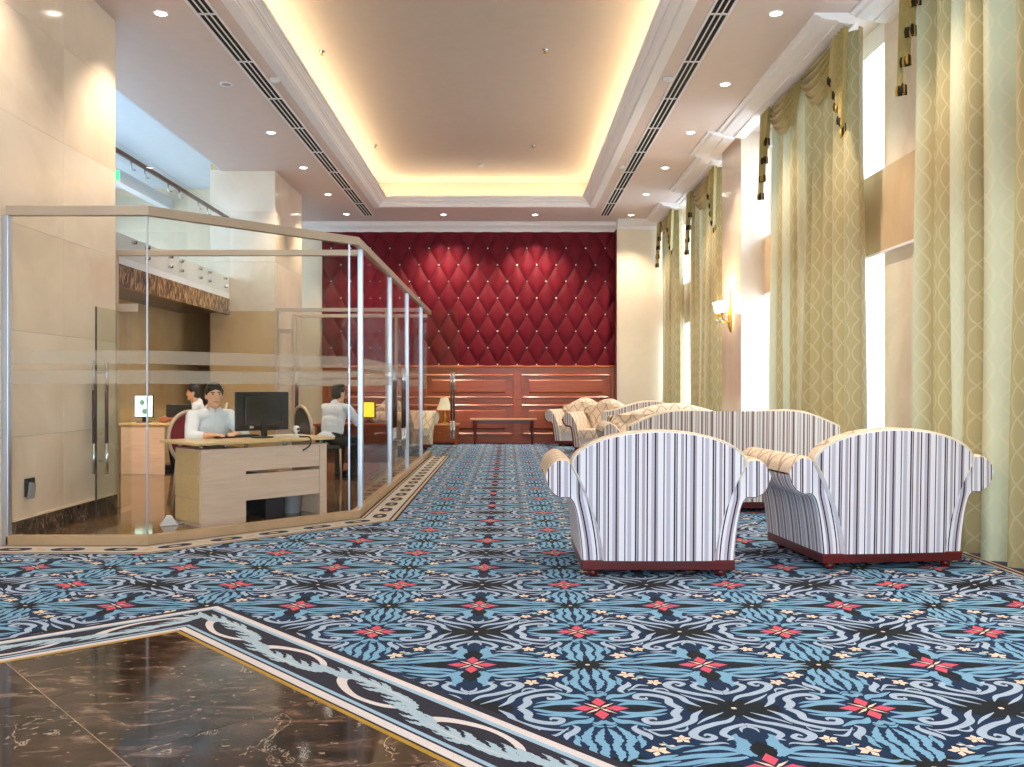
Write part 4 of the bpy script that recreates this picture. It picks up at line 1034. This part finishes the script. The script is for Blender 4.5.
for x, nm in ((-2.975, 'above the glass office'), (2.10, 'beside the windows')):
    t = empty('air_diffuser', (x, 12.0, ZS), 0, 'long slotted ceiling air vent %s' % nm, 'air vent')
    bx('back_plate', -0.095, 0.095, -7.2, 6.6, -0.003, 0.0, 'vent_dark', t)
    for k in range(11):
        y0 = -7.2 + k * 1.2545
        for j in range(4):
            xx = -0.09 + j * 0.06; bx('blade', xx - 0.007, xx + 0.007, y0 + 0.012, y0 + 1.2425, -0.012, -0.003, 'white_paint', t)
        bx('crossbar', -0.105, 0.105, y0 - 0.012, y0 + 0.012, -0.014, -0.003, 'white_paint', t)
    for s_ in (-1, 1): bx('frame', s_ * 0.10 - 0.008, s_ * 0.10 + 0.008, -7.2, 6.6, -0.013, 0.0, 'white_paint', t)
def ceil_item(name, px, py, z, label, kind):
    Y = F * (z - HC) / (VY - py); X = (px - VX) / F * Y
    t = empty(name, (X, Y, z), 0, label, 'sprinkler' if kind == 's' else 'detector')
    if kind == 's':
        MB().lathe([(0.04, 0), (0.035, -0.012), (0.012, -0.014), (0.012, -0.05)], 0, 0, 12).build('rosette', 'chrome', t)
        MB().lathe([(0.028, -0.05), (0.028, -0.054)], 0, 0, 10).build('deflector', 'brass', t)
    else:
        MB().lathe([(0.06, 0), (0.06, -0.02), (0.045, -0.035), (0.0, -0.04)], 0, 0, 16).build('body', 'white_plastic', t)
        MB().lathe([(0.05, -0.018), (0.05, -0.022)], 0, 0, 16).build('slot_ring', 'grey_plastic', t)
ceil_item('sprinkler_head', 322, 51, 5.52, 'small sprinkler on the tray ceiling, front left', 's')
ceil_item('sprinkler_head', 545, 49, 5.52, 'small sprinkler on the tray ceiling, front right', 's')
ceil_item('sprinkler_head', 375, 145, 5.52, 'small sprinkler on the tray ceiling, back left', 's')
ceil_item('sprinkler_head', 533, 145, 5.52, 'small sprinkler on the tray ceiling, back right', 's')
ceil_item('smoke_detector', 481, 164, 5.52, 'round smoke detector on the tray ceiling near the red wall', 'd')
ceil_item('smoke_detector', 275, 79, ZS, 'round white detector between the left vent and the tray moulding', 'd')
ceil_item('smoke_detector', 668, 78, ZS, 'round white detector between the right vent and the tray moulding, nearer', 'd')
ceil_item('smoke_detector', 622, 166, ZS, 'round white detector between the right vent and the tray moulding, farther', 'd')

# ================================================================== GLASS OFFICE
ZR0, ZR1 = 2.59, 2.665
def V2(p, z): return (p[0], p[1], z)
def pane_between(p, q, z0, z1, parent, mat='clear_glass', name='pane', th=0.012, film=False):
    p, q = Vector(p), Vector(q); d = (q - p).normalized(); n = Vector((d.y, -d.x)) * th / 2
    g = MB(); g.prism([tuple(p - n), tuple(q - n), tuple(q + n), tuple(p + n)], z0, z1); o = g.build(name, mat, parent)
    if film:
        n2_ = Vector((d.y, -d.x)) * (th / 2 + 0.0015); n3 = Vector((d.y, -d.x)) * (th / 2 + 0.0005)
        for a, b_ in ((1.424, 1.531), (1.268, 1.375)):
            MB().prism([tuple(p + n3), tuple(q + n3), tuple(q + n2_), tuple(p + n2_)], a, b_).build('frosted_band', 'frosted_film', o)
    return o
def pull_handle(parent, p, nrm, z0=0.42, z1=1.50):
    p = Vector(p); nrm = Vector(nrm).normalized()
    for s_ in (-1, 1):
        c = p + nrm * 0.06 * s_; L = z1 - z0
        h = MB().tube([V2(c, z0), V2(c, z0 + L * 0.27)], 0.017, 10).tube([V2(c, z1 - L * 0.27), V2(c, z1)], 0.017, 10).build('handle', 'chrome', parent)
        MB().tube([V2(c, z0 + L * 0.27), V2(c, z1 - L * 0.27)], 0.0175, 10).build('wooden_grip', 'dark_handle_wood', h)
        for z in (z0 + 0.12, z1 - 0.12): MB().tube([V2(p, z), V2(c, z)], 0.008, 8).build('fixing', 'chrome', h)
P0 = (XL + 0.03, PA[1])
gp_ = empty('glass_partition', (0, 0, 0), 0, 'large angled glass partition with metal top rail enclosing the office', 'partition')
pathp = [P0, PA, PB_, PC]
for a, b_ in zip(pathp, pathp[1:]):
    g = MB(); o0, o1 = offset_path(pathp, 0.045), offset_path(pathp, -0.03); i = pathp.index(a)
    g.prism([o1[i], o1[i + 1], o0[i + 1], o0[i]], 0.0, 0.075); g.build('sill', 'sill_wood', gp_, 0.003)
    o0, o1 = offset_path(pathp, 0.03), offset_path(pathp, -0.03)
    g = MB(); g.prism([o1[i], o1[i + 1], o0[i + 1], o0[i]], ZR0, ZR1); g.build('top_rail', 'champagne_metal', gp_, 0.003)
pane_between((P0[0] + 0.03, P0[1]), (PA[0] - 0.004, PA[1]), 0.075, ZR0, gp_, film=True)
mid = ((PA[0] + PB_[0]) / 2, (PA[1] + PB_[1]) / 2)
pane_between((PA[0] + 0.004, PA[1] + 0.004), (PB_[0] - 0.06, PB_[1] - 0.06), 0.075, ZR0, gp_, film=True)
MB().box(PA[0] - 0.006, PA[0] + 0.006, PA[1] - 0.008, PA[1] + 0.004, 0.075, ZR0).build('corner_joint', 'aluminium', gp_)
MB().box(PB_[0] - 0.065, PB_[0] - 0.05, PB_[1] - 0.065, PB_[1] - 0.05, 0.075, ZR0).build('corner_joint', 'aluminium', gp_)
bx('post', XL + 0.002, XL + 0.05, PA[1] - 0.03, PA[1] + 0.03, 0.0, ZR0, 'aluminium', gp_, 0.004)
posts = [8.44, 10.56, 12.36, 14.37]
for y in posts: bx('post', PB_[0] - 0.025, PB_[0] + 0.025, y - 0.03, y + 0.03, 0.075, ZR0, 'aluminium', gp_, 0.004)
pane_between((PB_[0], posts[0] + 0.03), (PB_[0], posts[1] - 0.03), 0.075, ZR0, gp_, film=True)
for y0, y1 in ((posts[1] + 0.03, 11.45), (11.46, posts[2] - 0.03)):
    d = pane_between((PB_[0], y0), (PB_[0], y1), 0.09, ZR0 - 0.01, gp_, name='door')
    pull_handle(d, (PB_[0], 11.35 if y1 < 11.46 else 11.56), (1, 0))
pane_between((PB_[0], posts[2] + 0.03), (PB_[0], posts[3] - 0.03), 0.075, ZR0, gp_)
# open door leaf
hng, tipd = (PB_[0] + 0.03, posts[3] + 0.03), (PB_[0] + 0.60, posts[3] + 0.30)
d = pane_between(hng, tipd, 0.05, 2.55, gp_, 'green_glass', 'open_door')
pull_handle(d, (tipd[0] - 0.09, tipd[1] - 0.043), (0.43, -0.9), 0.38, 1.50)
# cross partition in the office (behind the desk)
YI = 8.93
g1 = empty('glass_partition', (0, 0, 0), 0, 'glass cross partition with metal frame behind the seated man', 'partition')
MB().box(-4.07, PB_[0] - 0.05, YI - 0.025, YI + 0.025, ZR0 + 0.01, ZR1 - 0.005).build('top_rail', 'champagne_metal', g1, 0.003)
for x in (-4.045,): bx('post', x - 0.025, x + 0.025, YI - 0.025, YI + 0.025, 0.006, ZR0 + 0.01, 'champagne_metal' if x < -4 else 'aluminium', g1, 0.003)
pane_between((-3.05, YI), (PB_[0] - 0.06, YI), 0.006, ZR0 + 0.01, g1)
bx('door_closer', -4.02, -3.80, YI - 0.04, YI - 0.02, 2.02, 2.10, 'champagne_metal', g1, 0.004)
hd = pane_between((-3.86, YI - 0.06), (-3.86, 8.12), 0.03, 2.0, g1, 'green_glass', 'open_door')
pull_handle(hd, (-3.86, 8.2), (1, 0), 0.42, 1.50)
bx('edge_line', -3.867, -3.853, 8.112, 8.121, 0.03, 2.0, 'charcoal_fabric', hd)
# partition 2 and 3 further back
for y, x0, lab in ((14.75, -3.95, 'second glass cross partition with double door in front of the tan column'), (15.98, -3.95, 'rearmost glass cross partition of the office near the red wall')):
    g2 = empty('glass_partition', (0, 0, 0), 0, lab, 'partition')
    MB().box(x0, PB_[0] - 0.04, y - 0.025, y + 0.025, 2.54, 2.60).build('top_rail', 'champagne_metal', g2, 0.003)
    for x in (x0 + 0.03, x0 + 1.9): bx('post', x - 0.025, x + 0.025, y - 0.025, y + 0.025, 0.006, 2.54, 'champagne_metal', g2)
    d1 = pane_between((x0 + 0.07, y), (x0 + 0.95, y), 0.02, 2.53, g2, name='door'); d2 = pane_between((x0 + 0.96, y), (x0 + 1.86, y), 0.02, 2.53, g2, name='door')
    if y < 15:
        pull_handle(d1, (x0 + 0.36, y), (0, 1)); bx('door_closer', x0 + 0.07, x0 + 0.27, y - 0.05, y - 0.02, 2.17, 2.24, 'champagne_metal', d1)
    pane_between((x0 + 1.94, y), (PB_[0] - 0.05, y), 0.006, 2.54, g2)
    for k, (a, b_) in enumerate(((1.424, 1.531), (1.268, 1.375))): bx('frosted_band', x0 + 0.07, PB_[0] - 0.05, y - 0.009, y - 0.0075, a, b_, 'frosted_film', d1)

# ---- reception desk
A45 = math.radians(45)
DK0 = (-2.689, 7.567)
dk = empty('reception_desk', (DK0[0], DK0[1], 0.006), A45, 'light wood office desk with floating top behind the angled glass', 'desk')
# local: x along the front, y towards the clerk
for k in range(3): bx('drawer', 0.0, 0.012, 0.02, 0.50, 0.03 + k * 0.215, 0.235 + k * 0.215, 'maple_edge', dk, 0.003)
bx('pedestal', 0.012, 0.44, 0.0, 0.52, 0.0, 0.685, 'maple_wood', dk, 0.003)
bx('upper_panel', 0.44, 1.22, 0.01, 0.03, 0.47, 0.685, 'maple_wood', dk, 0.003)
bx('lower_panel', 0.44, 1.22, 0.01, 0.03, 0.20, 0.44, 'maple_wood', dk, 0.003)
bx('end_panel', 1.22, 1.30, 0.0, 0.52, 0.0, 0.685, 'maple_wood', dk, 0.003)
for x in (0.03, 0.26, 0.46, 0.86, 1.26):
    for y in (0.04, 0.46): MB().tube([(x, y, 0.685), (x, y, 0.725)], 0.016, 10).build('standoff', 'chrome', dk)
bx('top', -0.07, 0.74, -0.05, 0.66, 0.725, 0.752, 'maple_edge', dk, 0.006)
MB().prism([(0.742, -0.05), (1.36, -0.05), (1.36, 0.62), (0.742, 0.66)], 0.725, 0.752).build('top', 'maple_edge', dk, 0.006)
U = Vector((math.cos(A45), math.sin(A45))); Vv = Vector((-U.y, U.x))
def dpt(u, v): p = Vector(DK0) + U * u + Vv * v; return (p.x, p.y)
ZD = 0.006 + 0.752
def monitor(name, label, loc, rz, z, w=0.50, h=0.32, screen=None, tilt=0.0):
    t = empty(name, (loc[0], loc[1], z), rz, label, 'monitor')              # screen faces -y
    MB().prism([(0.11 * math.cos(a), 0.09 * math.sin(a)) for a in [2 * PI * k / 20 for k in range(20)]], 0, 0.012).build('stand_base', 'black_plastic', t, 0.003)
    MB().bar((0, 0.03, 0.006), (0, 0.025, 0.2), 0.06, 0.025).build('stand_neck', 'black_plastic', t, 0.004)
    c = bx('casing', -w / 2, w / 2, -0.02, 0.01, 0.07, 0.07 + h, 'black_plastic', t, 0.006)
    bx('rear_bulge', -w * 0.36, w * 0.36, 0.01, 0.035, 0.12, 0.03 + h, 'black_plastic', c, 0.012)
    if screen: bx('screen', -w / 2 + 0.014, w / 2 - 0.014, -0.022, -0.02, 0.085, 0.056 + h, screen, c)
    if screen == 'screen_mint':
        
        for (xq, zq) in ((-0.02, 0.29), (0.012, 0.16)):
            MB().prism([(xq + 0.035 * math.cos(a), zq + 0.04 * math.sin(a)) for a in [2 * PI * k / 14 for k in range(14)]], -0.0235, -0.022, None, 'y').build('screen_image', 'screen_dark', c)
    return t
p = dpt(0.76, 0.28)
mo = monitor('computer_monitor', 'black monitor seen from behind on the reception desk', p, A45 + PI, ZD, 0.56, 0.37, 'screen_dark')
bx('rear_label', 0.10, 0.14, 0.0105, 0.0125, 0.095, 0.115, 'white_plastic', mo.children[2])
p = dpt(0.60, 0.50)
kb = empty('keyboard', (p[0], p[1], ZD), A45, 'flat black keyboard on the reception desk', 'keyboard')
bx('case', -0.22, 0.22, -0.07, 0.07, 0, 0.016, 'black_plastic', kb, 0.004)
for r in range(4): bx('key_row', -0.21, 0.21, -0.06 + r * 0.031, -0.034 + r * 0.031, 0.016, 0.022, 'charcoal_fabric', kb, 0.002)
p = dpt(1.10, 0.40)
pp = empty('paper_stack', (p[0], p[1], ZD), A45 + 0.2, 'small stack of white papers beside the black monitor', 'papers')
for k in range(3): bx('sheet', -0.15 + 0.01 * k, 0.15 - 0.005 * k, -0.105, 0.105, 0.004 * k, 0.004 * k + 0.0035, 'white_plastic', pp)
p = dpt(1.02, 0.10)
wb = empty('webcam', (p[0], p[1], ZD), A45, 'small white gadget on the desk at the foot of the monitor', 'gadget')
MB().lathe([(0.03, 0), (0.03, 0.01), (0.012, 0.02), (0.012, 0.05), (0.032, 0.06), (0.034, 0.09), (0.02, 0.11), (0, 0.114)], 0, 0, 14).build('body', 'white_plastic', wb)
MB().tube([(0, -0.03, 0.08), (0, -0.042, 0.08)], 0.013, 10).build('lens', 'black_plastic', wb)
g = MB(); c0 = [(1.02, 0.14, ZD + 0.006), (1.06, 0.02, ZD + 0.008), (1.075, -0.05, ZD + 0.004), (1.08, -0.062, ZD - 0.05), (1.06, -0.045, ZD - 0.09), (1.03, 0.0, ZD - 0.12)]
g.tube([dpt(a, b_) + (z,) for a, b_, z in catmull(c0, 5)], 0.008, 6); tag(g.build('monitor_cable', 'black_plastic'), 'black cable hanging over the desk front edge', 'cable')
p = dpt(0.80, 0.32)
pc = empty('computer_tower', (p[0], p[1], 0.006), A45, 'black computer tower on the floor under the desk', 'computer')
bx('case', -0.1, 0.1, -0.2, 0.2, 0, 0.17 + 0.25, 'black_plastic', pc, 0.006); bx('front_panel', -0.095, 0.095, -0.206, -0.2, 0.01, 0.41, 'charcoal_fabric', pc)
p = dpt(1.085, 0.3)
bg = empty('waste_bin', (p[0], p[1], 0.006), 0, 'grey bin beside the computer tower under the desk', 'bin')
MB().tube([(0, 0, 0), (0, 0, 0.26)], [0.09, 0.11], 16, None, False).build('body', 'grey_plastic', bg); MB().lathe([(0.089, 0.0), (0.089, 0.004)], 0, 0, 16).build('bottom', 'grey_plastic', bg)
p = gp(168, 526)
ws = empty('power_adapter', (p[0], p[1], 0.006), 0.4, 'white power adapter on the marble floor by the desk corner', 'adapter')
MB().prism([(-0.07, 0), (0.09, 0), (0.03, 0.085), (-0.01, 0.09)], -0.04, 0.04, None, 'y').build('body', 'white_plastic', ws, 0.006)
MB().tube(catmull([(0.07, 0, 0.012), (0.14, 0.05, 0.01), (0.2, 0.18, 0.01)], 4), 0.006, 6).build('cord', 'white_plastic', ws)
# floor socket flap on the left wall
fs_ = empty('socket_cover', (XL, 864 * 3.96 / (507 - 27.5), 0.34), 0, 'grey hinged socket cover standing open on the left marble wall', 'socket')
bx('box', 0.0005, 0.02, -0.05, 0.08, 0, 0.15, 'black_plastic', fs_, 0.003)
MB().prism([(-0.05, -0.02), (0.05, -0.02), (0.075, 0.10), (-0.02, 0.12)], 0.022, 0.034, None, 'x').build('flap', 'grey_plastic', fs_, 0.003)

# ---- banquet chair
def banquet_chair(label, loc, rz, pad):
    t = empty('office_chair', (loc[0], loc[1], 0.006), rz, label, 'chair')          # sitter faces +y
    MB().prism([(0.23 * math.copysign(abs(math.cos(a)) ** 0.6, math.cos(a)), 0.22 * math.copysign(abs(math.sin(a)) ** 0.6, math.sin(a))) for a in [2 * PI * k / 28 for k in range(28)]], 0.40, 0.47).build('seat', pad, t, 0.02)
    yb = -0.24
    ell = [(0.235 * math.cos(a), yb - 0.10 * (0.24 + 0.30 * math.sin(a)), 0.72 + 0.27 * math.sin(a)) for a in [2 * PI * k / 32 for k in range(33)]]
    MB().tube(ell, 0.02, 8, None, False).build('back_frame', 'chair_frame', t)
    g = MB(); g.grid(lambda s_, v: (0.22 * v * math.cos(2 * PI * s_), yb - 0.10 * (0.24 + 0.29 * v * math.sin(2 * PI * s_)) + 0.03 * (1 - v * v), 0.72 + 0.255 * v * math.sin(2 * PI * s_)), 24, 5)
    g.grid(lambda s_, v: (0.22 * v * math.cos(2 * PI * s_), yb - 0.10 * (0.24 + 0.29 * v * math.sin(2 * PI * s_)) - 0.03 * (1 - v * v), 0.72 + 0.255 * v * math.sin(2 * PI * s_)), 24, 5)
    g.build('backrest', pad, t)
    for sx in (-1, 1):
        MB().tube([(sx * 0.2, 0.19, 0), (sx * 0.195, 0.18, 0.42)], 0.014, 8).build('leg', 'chair_frame', t)
        MB().tube([(sx * 0.2, -0.27, 0), (sx * 0.19, -0.2, 0.42), (sx * 0.16, -0.24, 0.53)], 0.014, 8).build('leg', 'chair_frame', t)
    return t

# ================================================================== PEOPLE
def capsule(mb, p, r0, q, r1, seg=14, rings=4):
    p, q = Vector(p), Vector(q); d = (q - p); L = d.length; d = d.normalized() if L > 1e-6 else Vector((0, 0, 1))
    pts, rs = [], []
    for k in range(rings + 1):
        a = -PI / 2 + PI / 2 * k / rings; pts.append(p + d * math.sin(a) * r0); rs.append(max(1e-4, r0 * math.cos(a)))
    for k in range(rings + 1):
        a = PI / 2 * k / rings; pts.append(q + d * math.sin(a) * r1); rs.append(max(1e-4, r1 * math.cos(a)))
    for i in range(1, len(pts)):
        if (pts[i] - pts[i - 1]).length < 1e-5: pts[i] = pts[i] + d * 1e-4
    mb.tube(pts, rs, seg)
def ellip(mb, c, r, rot=None, seg=18, rings=12):
    n = len(mb.v)
    capsule(mb, (0, 0, 0), 1.0, (0, 0, 1e-3), 1.0, seg, rings // 2)
    R_ = rot.to_3x3() if rot else Matrix.Identity(3)
    for i in range(n, len(mb.v)):
        v = Vector(mb.v[i]); v = R_ @ Vector((v.x * r[0], v.y * r[1], v.z * r[2])); mb.v[i] = tuple(v + Vector(c))
def remesh(o, vox, it=5):
    m_ = o.modifiers.new('remesh', 'REMESH'); m_.mode = 'VOXEL'; m_.voxel_size = vox; m_.use_smooth_shade = True
    s_ = o.modifiers.new('smooth', 'SMOOTH'); s_.factor = 0.5; s_.iterations = it
def rotz_about(p, c, a):
    p = Vector(p) - Vector(c); return Vector((p.x * math.cos(a) - p.y * math.sin(a), p.x * math.sin(a) + p.y * math.cos(a), p.z)) + Vector(c)
def person(label, loc, rz, head_yaw=0.0, lean=0.06, vox=0.006, rw=(0.16, 0.42, 0.80), lw=(-0.16, 0.42, 0.80), face=True):
    """seated, facing +y; right side is +x"""
    t = empty('person', (loc[0], loc[1], 0.006), rz, label, 'person')
    sh = Vector((0, lean, 0.0)); hc = Vector((0, lean + 0.05, 1.155))
    H = lambda x, y, z: rotz_about((hc.x + x, hc.y + y, hc.z + z), hc, head_yaw)
    g = MB()
    ellip(g, hc + Vector((0, 0, 0.015)), (0.074, 0.093, 0.10), Matrix.Rotation(head_yaw, 4, 'Z'))          # skull
    ellip(g, H(0, 0.022, -0.045), (0.058, 0.066, 0.072), Matrix.Rotation(head_yaw, 4, 'Z'))                # jaw
    capsule(g, H(0, 0.082, 0.01), 0.009, H(0, 0.099, -0.022), 0.013)                                        # nose
    capsule(g, H(-0.018, 0.078, -0.06), 0.007, H(0.018, 0.078, -0.06), 0.007)                               # mouth relief
    capsule(g, H(-0.01, 0.070, -0.10), 0.016, H(0.01, 0.070, -0.10), 0.016)                                 # chin
    for s_ in (-1, 1): ellip(g, H(s_ * 0.077, -0.004, -0.008), (0.010, 0.018, 0.03), Matrix.Rotation(head_yaw, 4, 'Z'), 10, 8)
    capsule(g, (0, lean, 1.0), 0.058, hc + Vector((0, -0.015, -0.07)), 0.05)                                # neck
    ellip(g, (0, lean * 0.7, 0.86), (0.155, 0.075, 0.16)); ellip(g, (0, lean * 0.4, 0.68), (0.14, 0.085, 0.17)); ellip(g, (0, 0, 0.55), (0.165, 0.125, 0.10))
    for s_, wr in ((1, rw), (-1, lw)):
        S = Vector((s_ * 0.185, lean, 0.955)); E = Vector((s_ * 0.27, lean + 0.13, 0.76)); Wp = Vector(wr)
        capsule(g, S, 0.055, E, 0.042); capsule(g, E, 0.042, Wp, 0.028)
        d = (Wp - E); d.z *= 0.2; d = d.normalized(); sd = Vector((d.y, -d.x, 0))
        pc_ = Wp + d * 0.055 + Vector((0, 0, -0.004)); capsule(g, Wp, 0.028, Wp + d * 0.02, 0.028); 
        for k in range(4):
            off = (k - 1.5) * 0.020; ln = (0.072, 0.082, 0.076, 0.06)[k if s_ < 0 else 3 - k]
            b0 = Wp + d * 0.02 + sd * off * 0.8; b1 = Wp + d * 0.085 + sd * off; b2 = b1 + d * ln * 0.5 + Vector((0, 0, -0.002)); b3 = b1 + d * ln * 0.9 + Vector((0, 0, -0.016))
            capsule(g, b0, 0.014, b1, 0.0115, 8, 3); capsule(g, b1, 0.010, b2, 0.009, 8, 3); capsule(g, b2, 0.009, b3, 0.0075, 8, 3)
        th = -s_; b1 = Wp + d * 0.03 + sd * (0.028 if s_ < 0 else -0.028); b2 = b1 + d * 0.03 + sd * (0.022 if s_ < 0 else -0.022); b3 = b2 + d * 0.03
        capsule(g, b1, 0.013, b2, 0.011, 8, 3); capsule(g, b2, 0.010, b3, 0.008, 8, 3)
        K = Vector((s_ * 0.12, 0.40, 0.50)); A_ = Vector((s_ * 0.12, 0.36, 0.09))
        capsule(g, (s_ * 0.09, 0, 0.545), 0.085, K, 0.06); capsule(g, K, 0.058, A_, 0.04); capsule(g, A_ + Vector((0, -0.02, -0.05)), 0.035, A_ + Vector((0, 0.17, -0.055)), 0.03)
    body = g.build('body', 'skin', t, fix=False); remesh(body, vox)
    # shirt
    g = MB()
    ellip(g, (0, lean * 0.75, 0.86), (0.19, 0.113, 0.17)); ellip(g, (0, lean * 0.5, 0.68), (0.176, 0.125, 0.18)); ellip(g, (0, 0.0, 0.56), (0.18, 0.142, 0.09))
    capsule(g, (-0.12, lean, 0.955), 0.07, (0.12, lean, 0.955), 0.07); capsule(g, (0, lean - 0.02, 0.98), 0.075, (0, lean - 0.03, 1.015), 0.06); ellip(g, (0, lean * 0.6, 0.76), (0.178, 0.125, 0.14))
    for s_, wr in ((1, rw), (-1, lw)):
        S = Vector((s_ * 0.185, lean, 0.95)); E = Vector((s_ * 0.27, lean + 0.13, 0.76)); Wp = Vector(wr)
        capsule(g, S, 0.072, E, 0.06); capsule(g, E, 0.06, E + (Wp - E) * 0.55, 0.048)
    s1 = g.build('shirt', 'shirt_white', t, fix=False); remesh(s1, 0.009, 4)
    tx = bpy.data.textures.new('cloth_folds', 'CLOUDS'); tx.noise_scale = 0.09; tx.noise_depth = 2
    dm = s1.modifiers.new('folds', 'DISPLACE'); dm.texture = tx; dm.strength = 0.016; dm.mid_level = 0.5; dm.texture_coords = 'LOCAL'
    MB().prism([(-0.012, 0.60), (0.012, 0.60), (0.012, 0.955), (-0.012, 0.955)], 0.0, 0.004, None, 'y').build('placket', 'shirt_white', s1).location = (0, lean + 0.092, 0.0)
    for s_ in (-1, 1):                                          # collar wings and placket
        MB().prism([(0, 0), (s_ * 0.062, 0.03), (s_ * 0.058, 0.062), (s_ * 0.012, 0.036)], 0, 0.006, None, 'y').build('collar', 'shirt_white', s1).location = (0, lean + 0.072, 0.985)
    g = MB()
    for s_ in (-1, 1):
        K = Vector((s_ * 0.12, 0.40, 0.50)); A_ = Vector((s_ * 0.12, 0.36, 0.09))
        capsule(g, (s_ * 0.09, 0, 0.545), 0.10, K, 0.075); capsule(g, K, 0.073, A_, 0.06)
    ellip(g, (0, 0, 0.555), (0.185, 0.145, 0.085)); remesh(g.build('trousers', 'trousers', t, fix=False), 0.012, 4)
    for s_ in (-1, 1):
        g = MB(); A_ = Vector((s_ * 0.12, 0.36, 0.09)); capsule(g, A_ + Vector((0, -0.03, -0.05)), 0.042, A_ + Vector((0, 0.17, -0.055)), 0.037)
        for i, v in enumerate(g.v): g.v[i] = (v[0], v[1], max(0.0, v[2]))
        g.build('shoe', 'black_plastic', t)
    # hair: cap over the skull, fringe above the brow
    g = MB(); R_ = Matrix.Rotation(head_yaw, 4, 'Z')
    ellip(g, H(0, -0.012, 0.046), (0.083, 0.097, 0.090), R_); ellip(g, H(0, -0.04, 0.0), (0.079, 0.068, 0.09), R_); ellip(g, H(0.01, 0.03, 0.105), (0.06, 0.05, 0.035), R_)
    for s_ in (-1, 1): capsule(g, H(s_ * 0.073, 0.016, 0.05), 0.016, H(s_ * 0.075, 0.018, 0.01), 0.008)
    for q in range(8):
        a = (q - 3.5) / 3.5; capsule(g, H(a * 0.055, 0.066 - 0.03 * a * a, 0.085), 0.013, H(a * 0.060 + 0.006, 0.079 - 0.035 * a * a, 0.060 - 0.012 * (q % 2)), 0.006, 8, 3)
    remesh(g.build('hair', 'hair', t, fix=False), 0.005, 2)
    if face:
        for s_ in (-1, 1):
            g = MB(); ellip(g, H(s_ * 0.031, 0.085, 0.012), (0.014, 0.007, 0.0055), R_, 10, 8); e = g.build('eye', 'eye_white', t)
            g = MB(); ellip(g, H(s_ * 0.031, 0.0895, 0.012), (0.0085, 0.004, 0.0055), R_, 8, 6); g.build('iris', 'hair', e)
            g = MB(); capsule(g, H(s_ * 0.016, 0.091, 0.031), 0.005, H(s_ * 0.048, 0.080, 0.032), 0.0042, 6, 2); g.build('eyebrow', 'hair', t)
        g = MB(); capsule(g, H(-0.02, 0.082, -0.060), 0.0045, H(0.02, 0.082, -0.060), 0.0045, 8, 3); g.build('lips', 'lips', t)
    return t
mp_ = dpt(0.50, 0.90)
person('man in white shirt seated at the reception desk working at a computer', mp_, math.radians(-135), head_yaw=math.radians(-14), lean=0.10, rw=(0.17, 0.42, 0.785), lw=(-0.10, 0.40, 0.785))
cpos = dpt(0.50, 0.98)
banquet_chair('oval-back office chair with wine red pad under the man at the desk', cpos, math.radians(-135), 'chair_red')

# ---- second work place behind, at the left
d2x, d2y = -5.48, 12.26
de = empty('office_desk', (d2x, d2y, 0.006), 0, 'tan desk with glowing tablet screen behind the cross partition', 'desk')
bx('front_panel', 0.0, 0.62, 0.0, 0.02, 0.0, 0.70, 'maple_wood', de, 0.003); bx('side_panel', 0.0, 0.02, 0.02, 0.6, 0, 0.70, 'maple_wood', de); bx('side_panel', 1.28, 1.30, 0.02, 0.6, 0, 0.70, 'maple_wood', de)
bx('modesty_panel', 0.62, 1.28, 0.30, 0.32, 0.12, 0.70, 'charcoal_fabric', de); bx('top', -0.02, 1.34, -0.03, 0.65, 0.70, 0.73, 'maple_edge', de, 0.004)
monitor('tablet_screen', 'tilted screen with pale mint picture on the tan desk', (-5.26, 12.52), math.radians(8), 0.736, 0.27, 0.33, 'screen_mint')
monitor('computer_monitor', 'black monitor lying low on the tan desk in front of the second clerk', (-4.78, 12.6), math.radians(4), 0.736, 0.36, 0.19)
for k, (x, w_) in enumerate(((-4.92, 0.085), (-4.74, 0.095))):
    bb_ = empty('brown_pouch', (x, 12.40, 0.736), 0.2 * k, 'soft brown pouch on the tan desk, %s of two' % ('left', 'right')[k], 'pouch')
    g = MB(); ellip(g, (0, 0, 0.045), (w_, 0.05, 0.045)); g.build('body', 'brown_bag', bb_); MB().tube([(-w_ * 0.7, -0.03, 0.068), (0, -0.035, 0.08), (w_ * 0.7, -0.03, 0.068)], 0.005, 6).build('seam', 'lips', bb_)
person('clerk in white blouse with dark hair seated behind the man, head turned left', (-4.62, 13.05), math.radians(105), vox=0.009, face=False)
banquet_chair('office chair of the clerk at the tan desk', (-4.54, 13.06), math.radians(105), 'chair_red')
# ---- third work place further back
d3 = empty('office_desk', (-2.15, 12.3, 0.006), 0, 'brown desk with yellow screen near the side glass wall', 'desk')
bx('top', -0.55, 0.55, -0.32, 0.32, 0.70, 0.73, 'cherry_wood', d3, 0.004); bx('front_panel', -0.5, 0.5, 0.2, 0.22, 0.15, 0.70, 'cherry_wood', d3)
for sx in (-1, 1): bx('side_panel', sx * 0.51 - 0.015, sx * 0.51 + 0.015, -0.28, 0.28, 0, 0.70, 'cherry_wood', d3)
monitor('computer_monitor', 'monitor with bright yellow screen on the brown desk', (-2.0, 12.35), math.radians(-25), 0.736, 0.30, 0.24, 'screen_yellow')
person('person in white shirt seen from behind at the brown desk', (-2.40, 11.62), math.radians(-28), head_yaw=math.radians(-10), lean=0.16, vox=0.009, face=False)
banquet_chair('dark oval-back chair behind the person in white at the brown desk', (-2.48, 11.50), math.radians(-48), 'charcoal_fabric')
